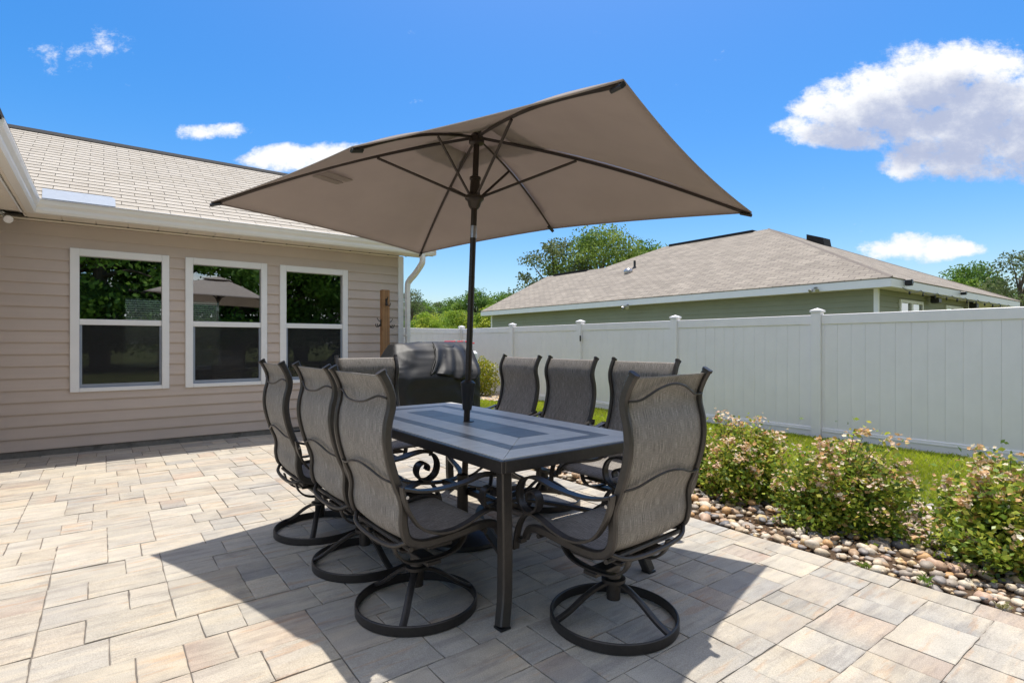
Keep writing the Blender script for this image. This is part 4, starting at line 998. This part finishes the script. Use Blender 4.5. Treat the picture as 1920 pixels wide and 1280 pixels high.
# ================================================================== umbrella
def umbrella():
    hub = Vector((-.223, 3.440, 2.504)); yaw, tx, ty = -.628, -.031, .033; a, b, d, dm = 1.432, .933, .462, .395
    Mx = Matrix.Rotation(tx, 3, 'X') @ Matrix.Rotation(ty, 3, 'Y'); Mr = Mx @ Matrix.Rotation(yaw, 3, 'Z')
    up = Mx @ Vector((0, 0, 1)); foot = hub-up*(2.504-.0); foot.z = 0
    T = thing('patio_umbrella', 'open taupe rectangular market umbrella on a brown pole through the table', 'umbrella', foot)
    loc = {'L': (-a,-b,-d), 'mN': (0,-b,-dm), 'N': (a,-b,-d), 'R': (a,b,-d), 'mF': (0,b,-dm), 'F': (-a,b,-d)}
    tips = [Mr @ Vector(loc[k])+hub-foot for k in ('L', 'mN', 'N', 'R', 'mF', 'F')]; hb = hub-foot
    def ribpt(i, s, lift=0.0):
        t = tips[i % 6]; p = hb.lerp(t, s); bow = .045*math.sin(PI*s)*(1 if s < 1 else 0); return p+up*(bow+lift)
    # canopy: six panels between ribs
    mb = MB(); ns, ntt = 14, 14
    def panel(i, s0, s1, lift, sagk=1.0):
        j = (i+1) % 6
        def fn(S, t):
            s = s0+(s1-s0)*S; p = ribpt(i, s, lift).lerp(ribpt(j, s, lift), t); q = 4*t*(1-t)
            p = p+(hb-p)*(.030*q*s*s)*sagk-up*(.020*q*math.sin(PI*min(1, s*.9)))*sagk*(1.4 if i in (0, 1, 3, 4) else 1); p = p+up*(.0035*math.sin(t*2*PI*4+i)*math.sin(PI*s)+.006*math.sin(t*2*PI*6+2*i)*max(0, .35-s)); return p
        return fn
    for i in range(6): mb.grid(panel(i, .13, 1.0, .014), ns, ntt)
    can = mb.mesh('canopy', smooth=True); bm = bmesh.new(); bm.from_mesh(can); bmesh.ops.remove_doubles(bm, verts=bm.verts, dist=.0015); bm.to_mesh(can); bm.free()
    co = link('canopy', can, MATS['canopy'], T); sm = co.modifiers.new('thick', 'SOLIDIFY'); sm.thickness = .002; sm.offset = 0
    mb = MB()
    for i in range(6): mb.grid(panel(i, 0.0, .26, .050, .6), 5, 10)
    vc = mb.mesh('vent_cap', smooth=True); bm = bmesh.new(); bm.from_mesh(vc); bmesh.ops.remove_doubles(bm, verts=bm.verts, dist=.0015); bm.to_mesh(vc); bm.free()
    vo = link('vent_cap', vc, MATS['canopy'], T); sm = vo.modifiers.new('thick', 'SOLIDIFY'); sm.thickness = .002; sm.offset = 0
    # hem along the edge
    for i in range(6):
        fn = panel(i, .13, 1.0, .012); pts = [fn(1.0, k/14) for k in range(15)]
        MB().tube(pts, .0045, 5).obj('hem', MATS['canopy'], co)
    # ribs, struts, corner pockets
    run = hb-up*.385
    for i in range(6):
        r = MB().sweep([ribpt(i, .02+.975*k/14, -.004) for k in range(15)], rrect(.012, .018, .003)).obj('rib', MATS['polebrown'], T)
        at = ribpt(i, .37, -.016); o = (at-run); o.z = 0; st = run+o.normalized()*.045
        MB().sweep([st, at], rrect(.012, .016, .003)).obj('strut', MATS['polebrown'], T)
        e = ribpt(i, .995, 0); dd = (tips[i]-hb).normalized()
        MB().sweep([e-dd*.06-up*.012, e+dd*.012-up*.006], rrect(.022, .016, .003)).obj('rib_end', MATS['dark_plastic'], T)
    # pole, hubs
    P = lambda z: up*(z/up.z)
    MB().tube([P(.03), P(1.62)], .0195, 16).obj('pole', MATS['polebrown'], T, angle=50)
    MB().tube([P(1.622), P(2.50)], .0190, 16).obj('upper_pole', MATS['polebrown'], T, angle=50)
    MB().tube([P(1.86), P(1.935)], .0205, 16).obj('tilt_joint', MATS['steel'], T, angle=50)
    rt = up.to_track_quat('Z', 'Y')
    def turned(name, prof, z, m):
        o = MB().lathe(prof, 20).obj(name, m, T, angle=35); o.location = P(z); o.rotation_mode = 'QUATERNION'; o.rotation_quaternion = rt; return o
    turned('top_hub', [(.03, -.05), (.048, -.04), (.048, -.005), (.03, .02)], 2.50, MATS['polebrown'])
    turned('runner', [(.026, -.06), (.036, -.045), (.044, -.015), (.060, .0), (.060, .018), (.034, .03), (.030, .12), (.036, .125), (.036, .14), (.026, .145)], 2.104, MATS['polebrown'])
    turned('finial', [(.02, 0), (.03, .02), (.022, .05), (.004, .062)], 2.515, MATS['polebrown'])
    turned('pole_sleeve', [(.026, -.09), (.028, -.088), (.034, -.03), (.043, .055), (.046, .062), (.046, .078), (.030, .092)], .875, MATS['dark_plastic'])
    # cord tie sewn to the underside
    m0 = ribpt(0, .60, -.010); m1 = ribpt(5, .60, -.010); d0 = (m1-m0).normalized(); ra = (tips[0]-hb).normalized()
    for k in (-1, 1):
        s0 = m0+ra*(.034*k)+d0*.03; MB().add([s0-ra*.022, s0+ra*.022, s0+ra*.024+d0*.19, s0-ra*.024+d0*.19, s0-ra*.022-up*.003, s0+ra*.022-up*.003, s0+ra*.024+d0*.19-up*.003, s0-ra*.024+d0*.19-up*.003], [(0,1,2,3), (7,6,5,4), (0,4,5,1), (1,5,6,2), (2,6,7,3), (3,7,4,0)]).obj('tie_strap', MATS['canopy'], co)
    # base stands apart
    B = thing('umbrella_base', 'heavy round dark umbrella base on the pavers under the table', 'umbrella base', foot)
    MB().lathe([(.25, .004), (.26, .012), (.255, .03), (.20, .055), (.10, .075), (.05, .085), (.036, .10), (.032, .36), (.036, .365), (.036, .39), (.028, .395)], 36).obj('weight', MATS['metal'], B, angle=35)
    MB().tube([(.03, 0, .30), (.085, 0, .30)], .010, 8).obj('clamp_knob', MATS['dark_plastic'], B)
umbrella()
# ================================================================== covered grill
def grill():
    G = thing('covered_grill', 'barbecue grill under a black fitted cover beside the house corner', 'grill', W(3.50, 6.62, 0), HROT)
    # body under the cover (legs and cart) and the cover as a draped shell. local x along wall, y depth (front is -y)
    MB().box(-.55, .55, -.22, .22, .12, .70, .02).obj('cart', MATS['dark_plastic'], G)
    for x in (-.5, .5):
        for y in (-.18, .18):
            MB().lathe([(.02, 0), (.045, .01), (.045, .08), (.02, .11)], 12, (x, y, 0)).obj('caster', MATS['dark_plastic'], G)
    n = 200
    def section(z):   # half width, front, back as function of height
        def ip(t, T): 
            for (a, x), (b, y) in zip(T, T[1:]):
                if a <= t <= b: k = (t-a)/(b-a); return x+(y-x)*k
            return T[-1][1]
        wx = ip(z, [(.10, .745), (.60, .735), (.84, .725), (.90, .71), (.96, .60), (1.10, .50), (1.18, .44), (1.20, .38)])
        fy = ip(z, [(.10, -.345), (.60, -.335), (.76, -.335), (.82, -.31), (.95, -.22), (1.10, -.10), (1.18, .02), (1.20, .07)])
        by = ip(z, [(.10, .33), (.90, .32), (1.10, .31), (1.18, .28), (1.20, .22)])
        return wx, fy, by
    zs = [.10+.02*k for k in range(54)]+[1.165, 1.175, 1.183, 1.190, 1.196, 1.20]
    V = []
    for zi, z in enumerate(zs):
        wx, fy, by = section(z); cy, hy = (fy+by)/2, (by-fy)/2
        for i in range(n):
            a = 2*PI*i/n; c, s = math.cos(a), math.sin(a); e = .32
            x = wx*math.copysign(abs(c)**e, c); y = cy+hy*math.copysign(abs(s)**e, s)
            drape = (1-min(1, max(0, (z-.1)/1.0)))
            fold = .010*math.sin(x*19+2.1*z)*(.35+drape)+.014*math.sin(x*7.3+z*5+1)*(.3+.6*drape)+.012*math.sin(x*11-z*16)*(1 if .8 < z < 1.15 else .2)
            nz = mnoise.turbulence((x*3.2, y*3.2+5, z*4.2), 3, True, noise_basis='PERLIN_ORIGINAL')
            crease = abs(mnoise.noise((x*5+3, y*5, z*3.0)))
            fold += .014*(nz-.4)-.010*max(0, .22-crease)/.22
            fold2 = .010*math.sin(y*22+z*3)*(.4+drape)
            zz = z+.012*math.sin(x*5.1+1.3)*(1 if z > .85 else .2)+.010*math.sin(x*13+y*7)*(1 if z > .9 else 0)
            V.append((x+math.copysign(fold2, x)*(1 if abs(c) > .6 else 0), y+(fold if s < 0 else -fold)*(1 if abs(s) > .3 else .3), zz))
    m = len(zs); F = [(i*n+j, i*n+(j+1) % n, (i+1)*n+(j+1) % n, (i+1)*n+j) for i in range(m-1) for j in range(n)]
    V.append((.0, .145, 1.197)); F += [((m-1)*n+j, (m-1)*n+(j+1) % n, m*n) for j in range(n)]
    mb = MB(); mb.add(V, F); cv = mb.obj('cover', MATS['cover'], G, smooth=True)
    # second layer draped over the hood, hanging in folds down the front
    def drape(S, t):
        x = -.14+.26*(1-S)**.7+t*(.80-.22*(1-S))*(1 if True else 0); z = 1.205-.47*S+.05*math.sin(t*5+1)*S*S
        x = min(x, .735); wx, fy, by = section(min(max(z, .1), 1.2)); q = max(0, 1-(abs(x)/(wx+.03))**5)
        fo = .022*math.sin(t*21+S*2)*S+.016*math.sin(t*11+1.3)*math.sin(PI*min(1, S*1.2))+.008*math.sin(t*37)*S
        return (x, fy-.026-fo+(.06*(1-q) if q < 1 else 0), z+.012)
    MB().grid(drape, 26, 70, -.003).obj('cover_drape', MATS['cover'], cv, smooth=True)
    # sewn handle flap and hem strap
    hp = catmull([(.22, -.015, 1.165), (.26, -.06, 1.15), (.33, -.075, 1.145), (.40, -.06, 1.15), (.44, -.02, 1.165)], 5)
    MB().sweep(hp, rrect(.030, .006, .001), (0, .6, .8)).obj('handle_strap', MATS['dark_plastic'], cv)
    MB().sweep(catmull([(.12, .06, 1.205), (.09, -.08, 1.125), (.04, -.20, 1.0), (-.06, -.30, .87), (-.10, -.345, .80)], 6), [(-.012, 0), (0, .012), (.012, 0), (0, -.004)], (1, 0, 0)).obj('seam_fold', MATS['cover'], cv, smooth=True)
grill()
# ================================================================== white bin with red lid
def bin_():
    B = thing('lidded_container', 'white plastic container with red lid standing behind the covered grill', 'container', W(5.45, 9.0, -.05), HROT)
    MB().box(-.30, .34, -.22, .22, .03, 1.10, .05).obj('body', MATS['plastic_white'], B)
    MB().box(-.22, .22, -.17, .17, 1.08, 1.235, .02).obj('tank', MATS['plastic_white'], B)
    lid = MB().box(-.26, .26, -.20, .20, 1.236, 1.262, .01); lid.box(-.22, .22, -.16, .16, 1.262, 1.292, .012); lo = lid.obj('lid', MATS['red'], B)
    for x in (-.15, .02, .17): MB().box(x-.012, x+.012, -.208, -.13, 1.262, 1.305, .004).obj('latch', MATS['plastic_white'], lo)
    o = MB().lathe([(.035, 0), (.04, .01), (.04, .03), (.02, .04)], 16).obj('knob', MATS['red'], B); o.location = (.16, -.17, 1.18); o.rotation_euler = (R(90), 0, 0)
    for x in (-.22, .26): MB().box(x-.04, x+.04, -.18, .18, -.09, .03).obj('foot', MATS['dark_plastic'], B)
bin_()
# ================================================================== shrubs
def rose_bush(label, u, v, rx, h, nshoot, seed, pink=.5):
    global rng
    rng = np.random.default_rng(seed); rnd = random.Random(seed)
    T = thing('rose_bush', label, 'shrub', W(u, v, lawn_z(u)-.01), HROT+rnd.uniform(0, 6), 'rose bushes in the stone bed')
    tipsP = []; st = MB()
    for k in range(nshoot):
        a = rnd.uniform(0, 2*PI); el = math.asin(rnd.uniform(.02, 1)**.85); rr = rnd.uniform(.45, 1.0)**.5*(1+.18*math.sin(3*a+seed)+.12*math.sin(5*a+2*seed))
        tip = (rx*rr*math.cos(el)*math.cos(a), rx*rr*math.cos(el)*math.sin(a), .07+(h-.07)*rr*math.sin(el)*(1+.12*math.sin(4*a+seed))+rnd.uniform(-.03, .03))
        tipsP.append(tip)
        base = (tip[0]*.12, tip[1]*.12, 0)
        st.tube(catmull([base, (tip[0]*.45, tip[1]*.45, tip[2]*.62), tip], 3), .0032, 4, scale=[1.3, 1.2, 1.1, 1, .9, .7, .5])
    st.obj('stems', MATS['stem'], T)
    P = []; C = []
    cols = np.array([(.20,.31,.04), (.30,.40,.05), (.42,.48,.06), (.12,.21,.035), (.56,.54,.08), (.42,.28,.08)])
    for t in tipsP:
        m = rnd.randint(40, 56); s = np.array([rnd.gauss(0, 1) for _ in range(m*3)]).reshape(m, 3)*np.array([.046, .046, .042])
        # leaves along the last part of the shoot
        k = np.array([rnd.uniform(.62, 1.04) for _ in range(m)])[:, None]; P.append(np.array(t)*k+s)
        w = [3, 4, 3.4, 2.2, 2+2.4*(t[2] > h*.65), .9]; idx = rnd.choices(range(6), w, k=m); C.append(cols[idx])
    P = np.concatenate(P); C = np.concatenate(C)*rng.uniform(.8, 1.2, (len(P), 1)) if False else np.concatenate(C)
    ok = P[:, 2] > .015; P, C = P[ok], C[ok]
    leaves('foliage', P, .036, C*rng.uniform(.8, 1.2, (len(P), 1)), MATS['leaf'], T, flat=.35, aspect=.62)
    # flower clusters
    FQ = []; FC = []
    pal = np.array([(.80,.60,.42), (.84,.72,.52), (.72,.45,.22), (.84,.62,.50), (.58,.33,.13), (.88,.82,.66), (.68,.48,.26)])
    cand = [t for t in tipsP if t[2] > h*.62 or (t[2] > h*.25 and rnd.random() < .35)]; rnd.shuffle(cand); ncl = int(nshoot*.26)
    for t in cand[:ncl]:
        kind = rnd.random(); m = rnd.randint(14, 30); sp = rnd.uniform(.020, .036)
        for _ in range(m):
            c = np.array(t)*1.04+np.array([rnd.gauss(0, sp), rnd.gauss(0, sp), rnd.gauss(.012, sp*.7)])
            col = pal[rnd.choices(range(7), [2+2*pink, 3, 3, 1.5*pink*2, 2.2, 1.5, 3])[0]]*rnd.uniform(.85, 1.1)
            nrm = np.array([rnd.gauss(0, .7), rnd.gauss(0, .7), 1.0]); nrm /= np.linalg.norm(nrm); ax = np.cross(nrm, [rnd.random(), 1, .2]); ax /= np.linalg.norm(ax); ay = np.cross(nrm, ax); r = rnd.uniform(.009, .017)
            for q in range(5):
                an = 2*PI*q/5+rnd.uniform(-.2, .2); d = ax*math.cos(an)+ay*math.sin(an); s = -ax*math.sin(an)+ay*math.cos(an)
                FQ.append([c, c+d*r*.6+s*r*.5+nrm*r*.3, c+d*r*1.1+nrm*r*rnd.uniform(.2, .7), c+d*r*.6-s*r*.5+nrm*r*.3]); FC.append(col*rnd.uniform(.9, 1.08))
    quads('blossoms', np.array(FQ), np.array(FC), MATS['petal'], T)
rose_bush('rose bush in flower at the right edge of the frame among the stones', 4.02, .74, .41, .56, 225, 3, .3)
rose_bush('rounded rose bush with pink blossoms in the middle of the stone bed', 3.97, 1.60, .40, .56, 225, 5, .9)
rose_bush('broad rose bush with pale blossoms left of the middle bush', 4.10, 2.36, .37, .54, 195, 8, .5)
rose_bush('tall leggy rose bush just right of the foreground chair back', 4.10, 2.90, .24, .58, 80, 12, .2)
rng = np.random.default_rng(5)
def round_shrub(name, label, u, v, z, rx, h, n, size, cols, m):
    T = thing(name, label, 'shrub', W(u, v, z), 0)
    d = rng.normal(0, 1, (n, 3)); d /= np.linalg.norm(d, axis=1)[:, None]; r = rng.random((n, 1))**.33
    lump = 1+.18*np.sin(4*d[:, :1]*2+1)*np.sin(5*d[:, 1:2]+2)+.1*np.sin(9*d[:, 2:3]+3*d[:, :1])
    P = d*r*lump*np.array([rx, rx, h/2])+np.array([0, 0, h/2]); P[:, 2] = np.abs(P[:, 2])
    leaves('foliage', P, size, np.array(cols)[rng.integers(0, len(cols), n)]*rng.uniform(.75, 1.2, (n, 1)), m, T, aspect=.5)
    s = MB()
    for k in range(9): a = k*.7; s.tube([(0, 0, 0), (rx*.4*math.cos(a), rx*.4*math.sin(a), h*.5), (rx*.7*math.cos(a), rx*.7*math.sin(a), h*.8)], .006, 4)
    s.obj('stems', MATS['stem'], T)
round_shrub('yellow_shrub', 'small bright yellow-green shrub at the fence foot behind the grill', 7.45, 11.2, -.14, .42, .95, 3800, .06, [(.42,.40,.03), (.50,.44,.03), (.34,.36,.03), (.22,.28,.03)], MATS['leaf'])
def weeds():
    for i, (u, v, n, s) in enumerate(((3.262, 1.20, 22, .05), (3.29, .93, 26, .07), (3.262, .64, 22, .05))):
        a = rng.uniform(0, 6.28, n); l = rng.uniform(.4, 1, n)*s; P = np.tile(np.array(W(u, v, -.005)), (n, 1))+rng.normal(0, .012, (n, 3))*np.array([1, 1, 0]); t = P+np.stack([np.cos(a)*l*.8, np.sin(a)*l*.8, l*.7], 1)
        w = np.stack([-np.sin(a), np.cos(a), 0*a], 1)*.0022; mid = (P+t)/2+np.array([0, 0, .012])
        C = np.tile(np.array([(.20,.27,.05), (.16,.26,.04), (.36,.34,.16)][i]), (n, 1))*rng.uniform(.8, 1.2, (n, 1))
        o = quads('weed', np.stack([P-w, P+w, mid+w, t], 1), C, MATS['grass'])
        tag(o, ['small weed at the paver edge before the middle rose bush', 'green grass tuft among the stones between two rose bushes', 'dry weed in the paver joint nearest the lower right corner'][i], 'weed', 'weeds along the paver edge')
weeds()
# ================================================================== trees
def tree_meshes(seed, h, r, nclump, nleaf, size, cols, crown0=.35, spread=1.0, lean=0.0):
    """returns trunk mesh, crown mesh"""
    rnd = random.Random(seed); rg = np.random.default_rng(seed)
    tr = MB(); top = Vector((lean, 0, h*.78)); pts = catmull([(0, 0, -.3), (lean*.15, .05, h*.25), (lean*.5, -.05, h*.5), tuple(top)], 5); n = len(pts)
    tr.tube(pts, h*.028, 8, scale=[1.25-1.0*i/(n-1) for i in range(n)])
    cl = []
    for k in range(nclump):
        a = rnd.uniform(0, 2*PI); t = rnd.random(); zz = h*(crown0+(1-crown0)*t); prof = math.sin(PI*min(1, .18+.80*t))**.7
        q = r*prof*rnd.uniform(.35, 1.0)*spread; c = (lean*t+q*math.cos(a), q*math.sin(a), zz+rnd.uniform(-.04, .04)*h); cl.append(c)
        b = pts[min(n-1, int(n*(.3+.6*t)*.95))]
        if k % 2 == 0: tr.tube(catmull([b, ((b[0]+c[0])/2, (b[1]+c[1])/2, (b[2]+c[2])/2+.03*h*rnd.uniform(-1, 1)), c], 3), h*.007, 5, scale=[1.4, 1.2, 1.0, .8, .6, .4, .25])
    P = []; C = []; cols = np.array(cols)
    for c in cl:
        m = int(nleaf*rnd.uniform(.5, 1.5)); cr = r*rnd.uniform(.16, .34)
        d = rg.normal(0, 1, (m, 3)); d /= np.linalg.norm(d, axis=1)[:, None]; P.append(np.array(c)+d*(rg.random((m, 1))**.45)*cr*np.array([1.15, 1.15, .75]))
        base = cols[rnd.randrange(len(cols))]*1.35; C.append(np.tile(base, (m, 1))*rg.uniform(.75, 1.25, (m, 1)))
    return tr.mesh('trunk', smooth=True), np.concatenate(P), np.concatenate(C), size
TREES = {}
def tree_kind(key, *a, **k):
    tm, P, C, s = tree_meshes(*a, **k); o = leaves('crown', P, s, C, MATS['leaf_far'], None, aspect=.55); me = o.data; bpy.data.objects.remove(o); TREES[key] = (tm, me)
G1 = [(.10,.18,.03), (.14,.23,.035), (.18,.27,.045), (.075,.14,.03)]
G2 = [(.22,.31,.035), (.29,.36,.04), (.17,.26,.035), (.36,.40,.05)]
G3 = [(.11,.15,.05), (.14,.18,.06), (.085,.12,.04), (.18,.20,.08)]
tree_kind('oak', 21, 10.4, 5.2, 92, 230, .24, [(.14,.20,.035), (.18,.24,.045), (.10,.16,.03), (.22,.27,.055)], crown0=.42)
tree_kind('bright', 22, 6.0, 3.2, 70, 240, .20, G2, crown0=.12)
tree_kind('mid', 23, 7.0, 3.4, 74, 230, .22, G1, crown0=.15)
tree_kind('dull', 24, 8.0, 3.0, 64, 200, .22, G3, crown0=.25)
tree_kind('airy', 25, 7.6, 2.8, 46, 110, .20, [(.10,.13,.05), (.13,.155,.06), (.08,.105,.04)], crown0=.30)
tree_kind('backwood', 26, 12.5, 4.6, 72, 220, .30, [(.08,.16,.03), (.11,.20,.04), (.15,.26,.045), (.06,.12,.03)], crown0=.10)
def tree(kind, label, X, Y, s, rz, group, sz=1.0, name='broadleaf_tree', z=-.19):
    t = thing(name, label, 'tree', (X, Y, z), rz, group); t.scale = (s, s, s*sz); tm, cm = TREES[kind]
    link('trunk', tm, MATS['bark'], t); link('crown', cm, MATS['leaf_far'], t)
g = 'trees beyond the fence'
def px(x, Y): return (x-960)/1020*Y
tree('bright', 'yellow-green tree just right of the downspout, above the fence', px(800, 31), 31, .50, 1, g)
tree('bright', 'yellow-green tree left of the umbrella pole above the fence', px(852, 33), 33, .54, 2.2, g)
tree('mid', 'green tree directly behind the umbrella pole', px(892, 36), 36, .66, .4, g)
tree('mid', 'green tree between the umbrella pole and the green house roof', px(940, 38), 38, .66, 3.0, g)
tree('dull', 'dark dull green tree behind the downspout', px(770, 48), 48, .60, 1.2, g)
tree('dull', 'greyish green tree behind the two yellow-green trees', px(826, 52), 52, .62, 2.5, g)
tree('mid', 'low green tree at the left end of the green house roof', px(985, 46), 46, .72, 4.0, g)
tree('dull', 'dull green tree at the far back between pole and roof', px(912, 58), 58, .74, .1, g)
tree('mid', 'green tree above the leftmost yellow-green tree', px(792, 44), 44, .66, 5.2, g)
tree('mid', 'green tree behind and left of the umbrella pole', px(850, 46), 46, .70, 1.7, g)
tree('bright', 'bright green tree right of the umbrella pole before the green house', px(925, 34), 34, .60, .9, g)
tree('dull', 'dull tree on the skyline beside the green house eave', px(955, 52), 52, .72, 4.4, g)
tree('airy', 'thin airy treetop poking up beside the downspout', px(772, 40), 40, .68, .6, g)
tree('oak', 'large oak rising behind the green house roof', px(1128, 44), 44, .96, .5, g)
tree('airy', 'sparse tree with bare twigs left of the large oak', px(1040, 42), 42, 1.22, 2.0, g)
tree('mid', 'small treetop at the right shoulder of the large oak', px(1222, 47), 47, 1.35, 5.0, g)
tree('mid', 'green tree behind the right end of the green house roof', px(1815, 38), 38, .93, 1.0, g)
tree('dull', 'low green tree between the roof end and the right edge', px(1862, 42), 42, .72, 2.0, g)
tree('airy', 'tall airy tree at the right edge of the picture', px(1912, 33), 33, .90, 2.4, g)
tree('mid', 'dark green tree low at the right edge behind the fence', px(1935, 40), 40, .72, 3.3, g)
g = 'trees of the wood behind the viewer'
for i in range(13):
    u = -13+2.7*i+random.uniform(-.8, .8); v = -17-random.uniform(0, 8); p = W(u, v)
    tree('backwood', 'tall dark tree of the wood mirrored in the house windows', p[0], p[1], random.uniform(.9, 1.25), random.uniform(0, 6), g, random.uniform(.95, 1.2))
